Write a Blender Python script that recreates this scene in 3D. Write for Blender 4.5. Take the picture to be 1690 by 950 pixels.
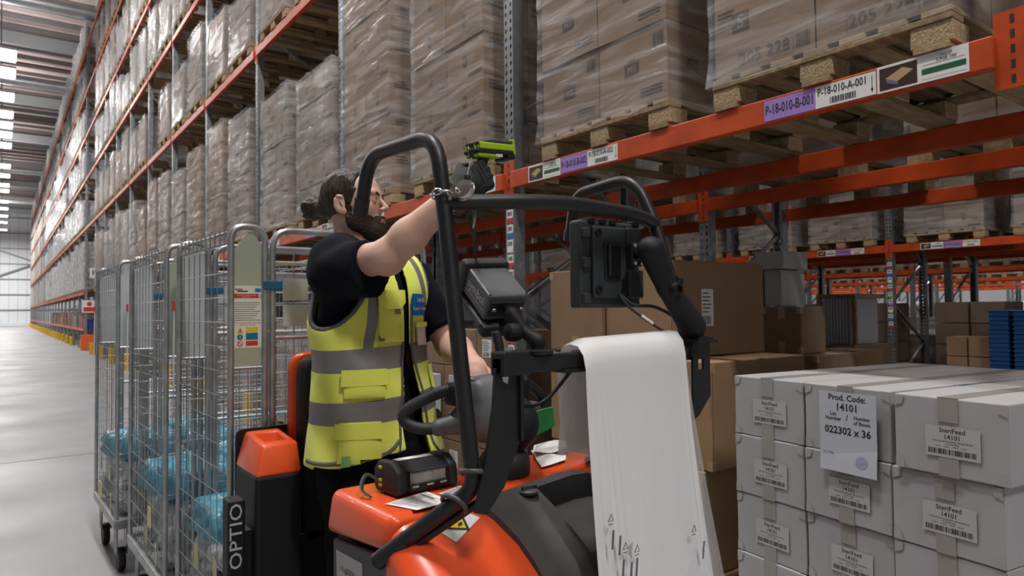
import bpy, bmesh, math, random
import numpy as np
from math import pi, sin, cos, radians, sqrt
from mathutils import Vector, Matrix
random.seed(11)
SC = bpy.context.scene
COL = SC.collection
for _o in list(bpy.data.objects):
    bpy.data.objects.remove(_o)

# ------------------------------------------------------------------ camera
cam = bpy.data.cameras.new('camera'); cam.lens = 24.187; cam.sensor_width = 36; cam.sensor_fit = 'HORIZONTAL'
cam.clip_start = .05; cam.clip_end = 400
cam_o = bpy.data.objects.new('camera', cam); COL.objects.link(cam_o)
_R = Vector((0.80373748, -0.59489202, -0.01046667)); _U = Vector((-0.01017546, -0.03133239, 0.99945722)); _F = Vector((0.59489707, 0.80319473, 0.03123631))
_m = Matrix((_R, _U, -_F)).transposed().to_4x4(); _m.translation = (0, 0, 1.45)
cam_o.matrix_world = _m
SC.camera = cam_o
cam.dof.use_dof = True; cam.dof.focus_distance = 2.0; cam.dof.aperture_fstop = 7.0

# ------------------------------------------------------------------ world, lamps, exposure
W = bpy.data.worlds.new('world'); SC.world = W; W.use_nodes = True
W.node_tree.nodes['Background'].inputs[0].default_value = (.75, .82, .9, 1)
W.node_tree.nodes['Background'].inputs[1].default_value = .25
SC.view_settings.view_transform = 'Standard'; SC.view_settings.look = 'None'
SC.cycles.diffuse_bounces = 2
SC.view_settings.exposure = 0.14; SC.view_settings.gamma = 1.0
AISLE_LAMPS = [(.3, -6, 11.3, 640), (.3, 2, 11.3, 620)] + [(-.6, y, 11.3, e) for y, e in ( (10, 340), (18, 330), (26, 350), (36, 450), (48, 650), (62, 750), (76, 900), (90, 1300), (102, 1500))]
NEXT_LAMPS = [(8.2, y, 11.3, 55) for y in (0, 8, 18, 30)] + [(16, y, 11.3, 150) for y in (0, 9, 20)] + [(24, y, 11.3, 380) for y in (0, 12)] + [(31, y, 11.3, 700) for y in (4, 18)] + [(38.5, y, 11.3, 700) for y in (6, 22)]
WEST_LAMPS = [(-7, y, 11.3, e) for y, e in ((16, 110), (30, 220), (46, 400), (70, 900), (95, 1400))]
def lamp(n, p, e, sx, sy, up=False):
    l = bpy.data.lights.new(n, 'AREA'); l.shape = 'RECTANGLE'; l.size = sx; l.size_y = sy; l.energy = e; l.color = (1, .985, .965)
    o = bpy.data.objects.new(n, l); o.location = p; COL.objects.link(o)
    if up: o.rotation_euler = (pi, 0, 0)
for p in AISLE_LAMPS: lamp('aisle_lamp', p[:3], p[3], .5, 2.2)
for p in NEXT_LAMPS: lamp('next_aisle_lamp', p[:3], p[3], .5, 2.2)
for p in WEST_LAMPS: lamp('west_lamp', p[:3], p[3], .5, 2.2)
for p in AISLE_LAMPS + WEST_LAMPS: lamp('ceiling_fill', (p[0], p[1], 11.65), 340, .5, 2.2, True)  # added up-facing fill lamps without fixtures, there to brighten the roof deck

# ------------------------------------------------------------------ helpers
class MB:
    def __init__(s): s.v = []; s.f = []; s.mi = []
    def add(s, vs, fs, m=0):
        b = len(s.v); s.v += [tuple(v) for v in vs]
        for f in fs: s.f.append([i + b for i in f]); s.mi.append(m)
        return s
    def hexa(s, p, m=0):
        return s.add(p, [(0, 3, 2, 1), (4, 5, 6, 7), (0, 1, 5, 4), (1, 2, 6, 5), (2, 3, 7, 6), (3, 0, 4, 7)], m)
    def box(s, x0, y0, z0, x1, y1, z1, m=0):
        return s.hexa([(x0, y0, z0), (x1, y0, z0), (x1, y1, z0), (x0, y1, z0), (x0, y0, z1), (x1, y0, z1), (x1, y1, z1), (x0, y1, z1)], m)
    def cbox(s, c, d, M=None, m=0):
        hx, hy, hz = d[0] / 2, d[1] / 2, d[2] / 2
        p = [Vector(q) for q in ((-hx, -hy, -hz), (hx, -hy, -hz), (hx, hy, -hz), (-hx, hy, -hz), (-hx, -hy, hz), (hx, -hy, hz), (hx, hy, hz), (-hx, hy, hz))]
        if M is not None: p = [M @ q for q in p]
        c = Vector(c); return s.hexa([c + q for q in p], m)
    def bar(s, a, b, w, h, up=(0, 0, 1), m=0):
        a, b = Vector(a), Vector(b); d = (b - a).normalized(); up = Vector(up)
        if abs(d.dot(up)) > .98: up = Vector((0, 1, 0)) if abs(d.y) < .9 else Vector((1, 0, 0))
        x = d.cross(up).normalized() * (w / 2); y = x.cross(d).normalized() * (h / 2)
        return s.hexa([a - x - y, a + x - y, b + x - y, b - x - y, a - x + y, a + x + y, b + x + y, b - x + y], m)
    def tube(s, pts, r, n=10, m=0, cap=True, closed=False, flat=1.0):
        pts = [Vector(p) for p in pts]; N = len(pts); rs = r if isinstance(r, (list, tuple)) else [r] * N
        T = []
        for i in range(N):
            a = pts[i - 1] if (i > 0 or closed) else pts[i]; b = pts[(i + 1) % N] if (i < N - 1 or closed) else pts[i]
            T.append((b - a).normalized())
        u = T[0].orthogonal().normalized(); b0 = len(s.v)
        for i in range(N):
            u = (u - T[i] * u.dot(T[i])).normalized(); w = T[i].cross(u)
            for k in range(n):
                a = 2 * pi * k / n; s.v.append(tuple(pts[i] + (u * cos(a) + w * sin(a) * flat) * rs[i]))
        for i in range(N if closed else N - 1):
            j = (i + 1) % N
            for k in range(n):
                l = (k + 1) % n; s.f.append([b0 + i * n + k, b0 + i * n + l, b0 + j * n + l, b0 + j * n + k]); s.mi.append(m)
        if cap and not closed:
            s.f.append([b0 + k for k in range(n)][::-1]); s.mi.append(m)
            s.f.append([b0 + (N - 1) * n + k for k in range(n)]); s.mi.append(m)
        return s
    def lathe(s, prof, c=(0, 0, 0), n=20, M=None, m=0):
        c = Vector(c); vs = []
        for r, z in prof:
            for k in range(n):
                q = Vector((r * cos(2 * pi * k / n), r * sin(2 * pi * k / n), z)); vs.append(c + (M @ q if M is not None else q))
        P = len(prof); fs = []
        for i in range(P - 1):
            for k in range(n): fs.append((i * n + k, i * n + (k + 1) % n, (i + 1) * n + (k + 1) % n, (i + 1) * n + k))
        fs.append(tuple(range(n))[::-1]); fs.append(tuple((P - 1) * n + k for k in range(n)))
        return s.add(vs, fs, m)
    def prism(s, poly, a, b, axis='z', m=0):
        def mk(p, t): return {'z': (p[0], p[1], t), 'y': (p[0], t, p[1]), 'x': (t, p[0], p[1])}[axis]
        n = len(poly); vs = [mk(p, a) for p in poly] + [mk(p, b) for p in poly]
        fs = [tuple(range(n))[::-1], tuple(range(n, 2 * n))] + [(i, (i + 1) % n, n + (i + 1) % n, n + i) for i in range(n)]
        return s.add(vs, fs, m)
    def loft(s, rings, m=0, cap=True, closed=True):
        n = len(rings[0]); vs = [p for r in rings for p in r]; fs = []
        for i in range(len(rings) - 1):
            for k in range(n if closed else n - 1): fs.append((i * n + k, i * n + (k + 1) % n, (i + 1) * n + (k + 1) % n, (i + 1) * n + k))
        if cap and closed: fs += [tuple(range(n))[::-1], tuple((len(rings) - 1) * n + k for k in range(n))]
        return s.add(vs, fs, m)
    def quad(s, a, b, c, d, m=0): return s.add([a, b, c, d], [(0, 1, 2, 3)], m)
    def xf(s, M):
        s.v = [tuple(M @ Vector(v)) for v in s.v]; return s
    def mesh(s, name, mats, bevel=0, seg=2, smooth=None, sub=0, recalc=True, thick=0):
        me = bpy.data.meshes.new(name); me.from_pydata(s.v, [], s.f); 
        for m in (mats if isinstance(mats, (list, tuple)) else [mats]): me.materials.append(m)
        me.polygons.foreach_set('material_index', s.mi)
        if bevel or recalc or sub or thick:
            bm = bmesh.new(); bm.from_mesh(me)
            if recalc: bmesh.ops.recalc_face_normals(bm, faces=bm.faces)
            if thick: bmesh.ops.solidify(bm, geom=bm.faces[:], thickness=thick)
            if bevel:
                es = [e for e in bm.edges if len(e.link_faces) == 2 and e.calc_face_angle(0) > .5]
                bmesh.ops.bevel(bm, geom=es, offset=bevel, segments=seg, affect='EDGES', profile=.5, clamp_overlap=True)
            bm.to_mesh(me); bm.free()
        if smooth is not None:
            me.polygons.foreach_set('use_smooth', [True] * len(me.polygons))
            if smooth < 3: me.set_sharp_from_angle(angle=smooth)
        me.update(); return me
def wm(o):
    M = o.matrix_basis.copy()
    return wm(o.parent) @ o.matrix_parent_inverse @ M if o.parent else M
def link(name, me, parent=None, world=False, loc=None, rot=None):
    o = bpy.data.objects.new(name, me); COL.objects.link(o)
    if parent is not None:
        o.parent = parent
        if world: o.matrix_parent_inverse = wm(parent).inverted()
    if loc is not None: o.location = loc
    if rot is not None: o.rotation_euler = rot
    return o
def part(name, mb, mats, parent=None, world=True, loc=None, rot=None, **k):
    return link(name, mb.mesh(name, mats, **k), parent, world and parent is not None, loc, rot)
def tag(o, label=None, cat=None, group=None, kind=None):
    if label: o['label'] = label
    if cat: o['category'] = cat
    if group: o['group'] = group
    if kind: o['kind'] = kind
    return o
def thing(name, label, cat, loc=(0, 0, 0), rz=0, group=None):
    o = bpy.data.objects.new(name, None); COL.objects.link(o); o.location = loc; o.rotation_euler = (0, 0, rz); o.empty_display_size = .1
    return tag(o, label, cat, group)
def struct(name, mb, mats, **k):
    o = part(name, mb, mats, **k); o['kind'] = 'structure'; return o
def arc(c, r, a0, a1, n, f): return [f(c, r, a0 + (a1 - a0) * i / n) for i in range(n + 1)]
def fillet(pts, r, n=6):
    P = [Vector(p) for p in pts]; out = [P[0]]
    for i in range(1, len(P) - 1):
        a, b, c = P[i - 1], P[i], P[i + 1]; rr = r[i - 1] if isinstance(r, (list, tuple)) else r
        d1 = (a - b); d2 = (c - b); t = min(rr, d1.length * .49, d2.length * .49); p, q = b + d1.normalized() * t, b + d2.normalized() * t
        for k in range(n + 1):
            s = k / n; out.append(p * (1 - s) ** 2 + b * 2 * s * (1 - s) + q * s * s)
    out.append(P[-1]); return out
def spline(pts, n=8):
    P = [Vector(p) for p in pts]; P = [P[0] * 2 - P[1]] + P + [P[-1] * 2 - P[-2]]; out = []
    for i in range(1, len(P) - 2):
        for k in range(n):
            t = k / n; a, b, c, d = P[i - 1], P[i], P[i + 1], P[i + 2]
            out.append(.5 * ((2 * b) + (c - a) * t + (2 * a - 5 * b + 4 * c - d) * t * t + (3 * b - a - 3 * c + d) * t ** 3))
    out.append(P[-2]); return out
_txt = {}
def text_geo(s, size=1.0, bold=0.0, align='CENTER'):
    """vertices and faces of flat lettering in the xy plane, baseline centred"""
    k = (s, bold, align)
    if k not in _txt:
        c = bpy.data.curves.new('lettering', 'FONT'); c.body = s; c.size = 1; c.align_x = align; c.align_y = 'CENTER'; c.offset = bold; c.resolution_u = 2
        o = bpy.data.objects.new('lettering', c); COL.objects.link(o)
        me = bpy.data.meshes.new_from_object(o.evaluated_get(bpy.context.evaluated_depsgraph_get()))
        _txt[k] = ([v.co.copy() for v in me.vertices], [tuple(p.vertices) for p in me.polygons])
        bpy.data.objects.remove(o); bpy.data.curves.remove(c); bpy.data.meshes.remove(me)
    v, f = _txt[k]; return [q * size for q in v], f
def put_text(mb, s, M, size, m=0, bold=0.0, sx=1.0, align='CENTER', fit=None):
    v, f = text_geo(s, size, bold, align)
    if fit: sx = min(sx, fit / (max(q.x for q in v) - min(q.x for q in v)))
    mb.add([M @ Vector((q.x * sx, q.y, 0)) for q in v], f, m)
def rect(mb, M, x0, y0, x1, y1, m=0, z=0): mb.quad(M @ Vector((x0, y0, z)), M @ Vector((x1, y0, z)), M @ Vector((x1, y1, z)), M @ Vector((x0, y1, z)), m)
def barcode(mb, M, x0, y0, x1, y1, m=0, n=30, seed=1):
    r = random.Random(seed); x = x0; st = (x1 - x0) / n
    while x < x1 - st:
        w = st * r.choice((.35, .5, .9, 1.3)); rect(mb, M, x, y0, min(x + w, x1), y1, m); x += w + st * r.choice((.35, .5, .8))
def frame(o, x, y):
    x = Vector(x).normalized(); y = Vector(y); y = (y - x * x.dot(y)).normalized(); z = x.cross(y)
    M = Matrix((x, y, z)).transposed().to_4x4(); M.translation = o; return M

# ------------------------------------------------------------------ implicit surfaces (bodies, soft goods)
class SDF:
    def __init__(s, lo, hi, h):
        s.lo = np.array(lo, float); s.h = h; n = np.ceil((np.array(hi) - s.lo) / h).astype(int) + 1; s.n = n
        s.D = np.full(n, 9.0, np.float32); s.ax = [s.lo[i] + h * np.arange(n[i]) for i in range(3)]
    def _sub(s, lo, hi):
        a = np.clip(np.floor((np.array(lo) - s.lo) / s.h).astype(int), 0, s.n); b = np.clip(np.ceil((np.array(hi) - s.lo) / s.h).astype(int) + 1, 0, s.n)
        if (b <= a).any(): return None, None
        sl = tuple(slice(a[i], b[i]) for i in range(3)); g = np.meshgrid(*[s.ax[i][sl[i]] for i in range(3)], indexing='ij')
        return sl, np.stack(g, -1)
    def op(s, f, lo, hi, k, mode):
        m = k + .03; sl, P = s._sub(np.array(lo) - m, np.array(hi) + m)
        if sl is None: return s
        d = f(P).astype(np.float32); D = s.D[sl]
        if mode == 'add': q = np.maximum(k - np.abs(D - d), 0) / max(k, 1e-6); s.D[sl] = np.minimum(D, d) - q * q * k * .25
        elif mode == 'cut': q = np.maximum(k - np.abs(D + d), 0) / max(k, 1e-6); s.D[sl] = np.maximum(D, -d) + q * q * k * .25
        return s
    def cap(s, a, b, ra, rb=None, k=.02, mode='add', sq=None):
        a, b = np.array(a, float), np.array(b, float); rb = ra if rb is None else rb; r = max(ra, rb)
        def f(P):
            ba = b - a; t = np.clip(((P - a) @ ba) / max(ba @ ba, 1e-9), 0, 1); return np.linalg.norm(P - a - t[..., None] * ba, axis=-1) - (ra + (rb - ra) * t)
        return s.op(f, np.minimum(a, b) - r, np.maximum(a, b) + r, k, mode)
    def ell(s, c, r, M=None, k=.02, mode='add'):
        c = np.array(c, float); r = np.array(r, float); R = np.eye(3) if M is None else np.array(M, float)
        def f(P):
            q = (P - c) @ R; k0 = np.linalg.norm(q / r, axis=-1); k1 = np.linalg.norm(q / (r * r), axis=-1); return k0 * (k0 - 1) / np.maximum(k1, 1e-6)
        return s.op(f, c - r.max(), c + r.max(), k, mode)
    def rbox(s, c, hf, M=None, r=.01, k=.01, mode='add'):
        c = np.array(c, float); hf = np.array(hf, float) - r; R = np.eye(3) if M is None else np.array(M, float)
        def f(P):
            q = np.abs((P - c) @ R) - hf; return np.linalg.norm(np.maximum(q, 0), axis=-1) + np.minimum(q.max(-1), 0) - r
        m = np.linalg.norm(hf) + r; return s.op(f, c - m, c + m, k, mode)
    def grid(s): return np.stack(np.meshgrid(*s.ax, indexing='ij'), -1)
    def net(s, relax=1):
        """naive surface nets -> vertices, quads"""
        D = s.D; S_ = D < 0; n = s.n
        c = S_[:-1, :-1, :-1].astype(np.int8)
        cnt = np.zeros_like(c)
        for i in (0, 1):
            for j in (0, 1):
                for k in (0, 1): cnt += S_[i:n[0] - 1 + i, j:n[1] - 1 + j, k:n[2] - 1 + k]
        act = (cnt > 0) & (cnt < 8); idx = np.argwhere(act); ids = -np.ones(act.shape, np.int64); ids[act] = np.arange(len(idx))
        acc = np.zeros((len(idx), 3)); num = np.zeros(len(idx)); C = [(i, j, k) for i in (0, 1) for j in (0, 1) for k in (0, 1)]
        for a in C:
            for ax in range(3):
                if a[ax]: continue
                b = list(a); b[ax] = 1; da = D[tuple((idx + a).T)]; db = D[tuple((idx + b).T)]; m = (da < 0) != (db < 0); t = np.where(m, da / np.where(m, da - db, 1), 0)
                p = np.array(a) + t[:, None] * (np.array(b) - np.array(a)); acc += p * m[:, None]; num += m
        V = s.lo + s.h * (idx + acc / num[:, None]); F = []
        for ax in range(3):
            u, v = [(1, 2), (2, 0), (0, 1)][ax]; A = np.moveaxis(S_, ax, 0); a = np.moveaxis(S_, ax, 0)[:-1]; b = np.moveaxis(S_, ax, 0)[1:]
            e = np.argwhere(np.moveaxis(a != b, 0, ax)); e = e[(e[:, u] > 0) & (e[:, v] > 0) & (e[:, u] < n[u] - 1) & (e[:, v] < n[v] - 1)]
            if not len(e): continue
            du = np.zeros(3, int); du[u] = 1; dv = np.zeros(3, int); dv[v] = 1
            q = np.stack([ids[tuple((e - du - dv).T)], ids[tuple((e - dv).T)], ids[tuple(e.T)], ids[tuple((e - du).T)]], 1); fl = ~S_[tuple(e.T)]; q[fl] = q[fl][:, ::-1]; F.append(q)
        F = np.concatenate(F); F = F[(F >= 0).all(1)]
        for _ in range(relax):
            s_ = np.zeros_like(V); w = np.zeros(len(V))
            for i in range(4):
                for j in (1, 3): np.add.at(s_, F[:, i], V[F[:, (i + j) % 4]]); np.add.at(w, F[:, i], 1)
            V = V * .5 + .5 * s_ / np.maximum(w, 1)[:, None]
        return V, F
def np_mesh(name, V, F, mats, smooth=True):
    me = bpy.data.meshes.new(name); me.vertices.add(len(V)); me.vertices.foreach_set('co', np.asarray(V, np.float32).ravel())
    F = np.asarray(F); me.loops.add(F.size); me.loops.foreach_set('vertex_index', F.ravel().astype(np.int32)); me.polygons.add(len(F))
    me.polygons.foreach_set('loop_start', np.arange(0, F.size, 4, dtype=np.int32)); me.polygons.foreach_set('loop_total', np.full(len(F), 4, np.int32))
    for m in (mats if isinstance(mats, (list, tuple)) else [mats]): me.materials.append(m)
    me.update(calc_edges=True); me.validate()
    if smooth: me.polygons.foreach_set('use_smooth', [True] * len(me.polygons))
    return me

# ------------------------------------------------------------------ materials
def mat(name, col, rough=.5, metal=0, var=0, scale=8, stretch=None, bump=0, bscale=40, rand=0, coat=0, spec=.5, col2=None, trans=0, sheen=0, sss=0, rvar=0, detail=3, aniso=None):
    m = bpy.data.materials.new(name); m.use_nodes = True; N = m.node_tree.nodes; L = m.node_tree.links; b = N['Principled BSDF']
    b.inputs['Base Color'].default_value = (*col, 1); b.inputs['Roughness'].default_value = rough; b.inputs['Metallic'].default_value = metal
    b.inputs['Coat Weight'].default_value = coat; b.inputs['Coat Roughness'].default_value = .08; b.inputs['Specular IOR Level'].default_value = spec
    b.inputs['Transmission Weight'].default_value = trans; b.inputs['Sheen Weight'].default_value = sheen
    if sss: b.inputs['Subsurface Weight'].default_value = sss; b.inputs['Subsurface Radius'].default_value = (.012, .005, .003)
    tc = N.new('ShaderNodeTexCoord'); out = None; src = tc.outputs['Object']
    if stretch:
        mp = N.new('ShaderNodeMapping'); mp.inputs['Scale'].default_value = stretch; L.new(src, mp.inputs['Vector']); src = mp.outputs['Vector']
    if var or rvar:
        nz = N.new('ShaderNodeTexNoise'); nz.inputs['Scale'].default_value = scale; nz.inputs['Detail'].default_value = detail; L.new(src, nz.inputs['Vector'])
    if var:
        mx = N.new('ShaderNodeMix'); mx.data_type = 'RGBA'; mx.inputs[6].default_value = (*col, 1)
        c2 = col2 if col2 else tuple(c * (1 - var) for c in col); mx.inputs[7].default_value = (*c2, 1)
        rp = N.new('ShaderNodeMapRange'); rp.inputs[1].default_value = .35; rp.inputs[2].default_value = .65; L.new(nz.outputs[0], rp.inputs[0]); L.new(rp.outputs[0], mx.inputs[0]); out = mx.outputs[2]
    if rvar:
        rr = N.new('ShaderNodeMapRange'); rr.inputs[1].default_value = .3; rr.inputs[2].default_value = .7; rr.inputs[3].default_value = max(0, rough - rvar); rr.inputs[4].default_value = min(1, rough + rvar)
        L.new(nz.outputs[0], rr.inputs[0]); L.new(rr.outputs[0], b.inputs['Roughness'])
    if rand:
        oi = N.new('ShaderNodeObjectInfo'); mr = N.new('ShaderNodeMapRange'); mr.inputs[3].default_value = 1 - rand; mr.inputs[4].default_value = 1 + rand; L.new(oi.outputs['Random'], mr.inputs[0])
        hs = N.new('ShaderNodeHueSaturation'); L.new(mr.outputs[0], hs.inputs['Value'])
        if out: L.new(out, hs.inputs['Color'])
        else: hs.inputs['Color'].default_value = (*col, 1)
        out = hs.outputs[0]
    if out: L.new(out, b.inputs['Base Color'])
    if bump:
        nb = N.new('ShaderNodeTexNoise'); nb.inputs['Scale'].default_value = bscale; nb.inputs['Detail'].default_value = 3; L.new(src, nb.inputs['Vector'])
        bp = N.new('ShaderNodeBump'); bp.inputs['Strength'].default_value = bump; bp.inputs['Distance'].default_value = .01; L.new(nb.outputs[0], bp.inputs['Height']); L.new(bp.outputs[0], b.inputs['Normal'])
    return m
def film(name, alpha, tint=(.9, .92, .95), rough=.22, stretch=(1, 1, 1), scale=5, amp=.3, bump=.6, skew=0.0, transl=0):
    """clear plastic film: part transparent, part glossy and milky, creased"""
    m = bpy.data.materials.new(name); m.use_nodes = True; N = m.node_tree.nodes; L = m.node_tree.links; b = N['Principled BSDF']; o = N['Material Output']
    b.inputs['Base Color'].default_value = (*tint, 1); b.inputs['Roughness'].default_value = rough; b.inputs['Specular IOR Level'].default_value = .9
    tc = N.new('ShaderNodeTexCoord'); mp = N.new('ShaderNodeMapping'); mp.inputs['Scale'].default_value = stretch; mp.inputs['Rotation'].default_value = (skew, 0, 0); L.new(tc.outputs['Object'], mp.inputs['Vector'])
    oi = N.new('ShaderNodeObjectInfo'); ad = N.new('ShaderNodeVectorMath'); ad.operation = 'ADD'; cb = N.new('ShaderNodeMath'); cb.operation = 'MULTIPLY'; cb.inputs[1].default_value = 37
    L.new(oi.outputs['Random'], cb.inputs[0]); L.new(mp.outputs[0], ad.inputs[0]); L.new(cb.outputs[0], ad.inputs[1])
    nz = N.new('ShaderNodeTexNoise'); nz.inputs['Scale'].default_value = scale; nz.inputs['Detail'].default_value = 5; nz.inputs['Distortion'].default_value = .6; L.new(ad.outputs[0], nz.inputs['Vector'])
    mr = N.new('ShaderNodeMapRange'); mr.inputs[1].default_value = .4; mr.inputs[2].default_value = .72; mr.inputs[3].default_value = alpha; mr.inputs[4].default_value = min(1, alpha + amp); L.new(nz.outputs[0], mr.inputs[0])
    bp = N.new('ShaderNodeBump'); bp.inputs['Strength'].default_value = bump; bp.inputs['Distance'].default_value = .03; L.new(nz.outputs[0], bp.inputs['Height']); L.new(bp.outputs[0], b.inputs['Normal'])
    tr = N.new('ShaderNodeBsdfTransparent'); mx = N.new('ShaderNodeMixShader'); L.new(mr.outputs[0], mx.inputs[0]); L.new(tr.outputs[0], mx.inputs[1]); sh = b
    if transl: sh = N.new('ShaderNodeMixShader'); sh.inputs[0].default_value = transl; tl = N.new('ShaderNodeBsdfTranslucent'); tl.inputs[0].default_value = (*tint, 1); L.new(b.outputs[0], sh.inputs[1]); L.new(tl.outputs[0], sh.inputs[2])
    L.new(sh.outputs[0], mx.inputs[2]); L.new(mx.outputs[0], o.inputs[0])
    return m
def emit(name, col, s):
    m = bpy.data.materials.new(name); m.use_nodes = True; b = m.node_tree.nodes['Principled BSDF']; b.inputs['Base Color'].default_value = (.8, .8, .8, 1)
    b.inputs['Emission Color'].default_value = (*col, 1); b.inputs['Emission Strength'].default_value = s; return m
M_ORANGE = mat('orange_rack_paint', (.60, .072, .009), .42, var=.25, scale=6, bump=.05, bscale=60)
M_GALV = mat('galvanised_steel', (.33, .35, .37), .42, .75, var=.35, scale=14, rvar=.12)
M_DARKSTEEL = mat('dull_steel', (.2, .21, .22), .5, .6, var=.2)
M_WOOD = mat('pallet_wood', (.40, .275, .145), .8, var=.4, scale=5, stretch=(1, 6, 6), bump=.25, bscale=30, rand=.22)
M_CHIP = mat('chipboard_block', (.50, .36, .20), .9, var=.35, scale=90, bump=.5, bscale=120, rand=.12)
M_CARD = mat('brown_cardboard', (.235, .152, .092), .78, var=.14, scale=5, rand=.14, bump=.05, bscale=25)
M_CARDW = mat('warm_brown_cardboard', (.30, .185, .098), .8, var=.12, scale=4, rand=.12, bump=.05, bscale=25)
M_CARDG = mat('greyish_cardboard', (.26, .195, .15), .7, var=.25, scale=3, rand=.2)
M_PALE = mat('pale_wrapped_goods', (.35, .31, .285), .6, var=.35, scale=3, rand=.3)
M_TAPE = mat('brown_parcel_tape', (.33, .2, .1), .3, spec=.6)
M_BLACKINK = mat('black_ink', (.015, .015, .016), .6)
M_FADEINK = mat('faded_print_ink', (.05, .04, .033), .7)
M_WHITE = mat('white_paper', (.78, .78, .77), .55)
M_PURPLE = mat('purple_label', (.36, .22, .60), .5)
M_FILM = film('stretch_film', .05, stretch=(1, .7, 5), scale=2.6, amp=.27, skew=-.42, rough=.13, bump=.5)
M_FILMFAR = film('stretch_film_far', .16, stretch=(1, 2.0, .8), scale=4, amp=.5, rough=.15, bump=1.0, skew=.3)
M_RED = mat('red_label', (.6, .03, .03), .5); M_BLUE = mat('blue_label', (.02, .17, .5), .45); M_GREEN = mat('green_label', (.2, .5, .05), .5); M_DKGREEN = mat('dark_green_label', (.01, .1, .045), .5)
M_YELLOW = mat('yellow_guard_paint', (.75, .42, .02), .45, var=.2)
# ------------------------------------------------------------------ the setting
def floor_mat():
    m = mat('polished_concrete', (.265, .27, .275), .5, var=.16, scale=.7, rvar=.08, detail=6, spec=.45)
    return m
M_FLOOR = floor_mat()
struct('floor', MB().quad((-22, -16, 0), (52, -16, 0), (52, 112, 0), (-22, 112, 0)), M_FLOOR)
M_JOINT = mat('floor_joint_sealant', (.14, .14, .14), .7)
jb = MB()
for y in (-4, 8.4, 20.8, 31.6, 46, 58, 70, 82): jb.box(-10, y, .0005, 2.5, y + .02, .0015)
for x in (-3.2,): jb.box(x, -10, .0005, x + .02, 110, .0015)
struct('trim_1', jb, M_JOINT)
M_CLAD = mat('white_wall_cladding', (.74, .76, .78), .5, var=.06, scale=.5)
M_RAIL = mat('grey_cladding_rail', (.2, .21, .22), .5, .4)
wall_far = struct('wall_far', MB().box(-22, 111, 0, 52, 111.3, 16), M_CLAD)
rm = MB().box(-22, 110.8, -.04, 52, 111, .04).mesh('cladding_rail', M_RAIL)
for i in range(7): link('cladding_rail', rm, wall_far, loc=(0, 0, 2.1 + 2.0 * i))
seam = MB().box(-.03, 110.97, 0, .03, 111, 15).mesh('cladding_seam', mat('cladding_seam_grey', (.5, .52, .54), .6))
for i in range(14): link('cladding_seam', seam, wall_far, loc=(-6 + .95 * i, 0, 0))
br = MB(); br.bar((-8, 110.7, 3.2), (3.0, 110.7, 8.0), .16, .16); br.bar((-9, 110.7, 13), (4.5, 110.7, 8), .12, .12)
part('cladding_brace', br, M_RAIL, wall_far)
struct('baseboard_far', MB().box(-22, 110.6, 0, 52, 110.9, .35), M_CLAD)
struct('wall_left', MB().box(-22.3, -16, 0, -22, 112, 16), M_CLAD)
struct('wall_near', MB().box(-22, -16.3, 0, 52, -16, 16), M_CLAD)
struct('wall_right', MB().box(52, -16, 0, 52.3, 112, 16), M_CLAD)
M_DECK = mat('roof_deck', (.50, .40, .375), .6, .1, var=.12, scale=.6)
M_PURLIN = mat('grey_purlin', (.2, .19, .19), .6, .3)
M_DUCT = mat('silver_duct', (.55, .58, .6), .35, .8, var=.15, scale=3)
deck = MB(); x = -22.0
ys = []; y = -16.0
while y < 112: # trapezoid ribs of the deck, running across the aisle
    ys += [(y, 15.55), (y + .5, 15.55), (y + .56, 15.47), (y + .74, 15.47), (y + .8, 15.55)]; y += .8
deck.loft([[(-22, a, b) for a, b in ys], [(52, a, b) for a, b in ys]], cap=False, closed=False)
struct('ceiling', deck, M_DECK)
pm = MB().box(-22, -.03, -.10, 52, .03, .12).mesh('purlin', M_PURLIN); ceil = bpy.data.objects['ceiling']
for i in range(66): link('purlin', pm, ceil, loc=(0, 12 + 1.5 * i, 15.3))
rm2 = MB().box(-22, -.12, -.3, 52, .12, .3).mesh('rafter', mat('pale_grey_rafter', (.38, .39, .4), .5, .2))
for i in range(9): link('rafter', rm2, ceil, loc=(0, 18 + 11.5 * i, 14.9))
pr = MB().tube([(-22, 0, 0), (52, 0, 0)], .06, 8).mesh('sprinkler_pipe', mat('red_brown_pipe', (.12, .05, .04), .5))
for i in range(7): link('sprinkler_pipe', pr, ceil, loc=(0, 19 + 12.4 * i, 14.6))
dm = MB().tube([(-22, 0, 0), (52, 0, 0)], .3, 14).mesh('roof_duct', M_DUCT, smooth=1)
for i, (y, z) in enumerate(((33, 13.9), (44, 13.7), (71, 13.6), (90, 13.6))):
    o = link('roof_duct', dm, None, loc=(0, y, z)); tag(o, ['silver round air duct across the roof, the one nearest the camera', 'silver round air duct across the roof, second from the camera', 'silver round air duct across the roof, third from the camera', 'silver round air duct across the roof, farthest by the white wall'][i], 'duct', 'roof ducts')
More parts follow.
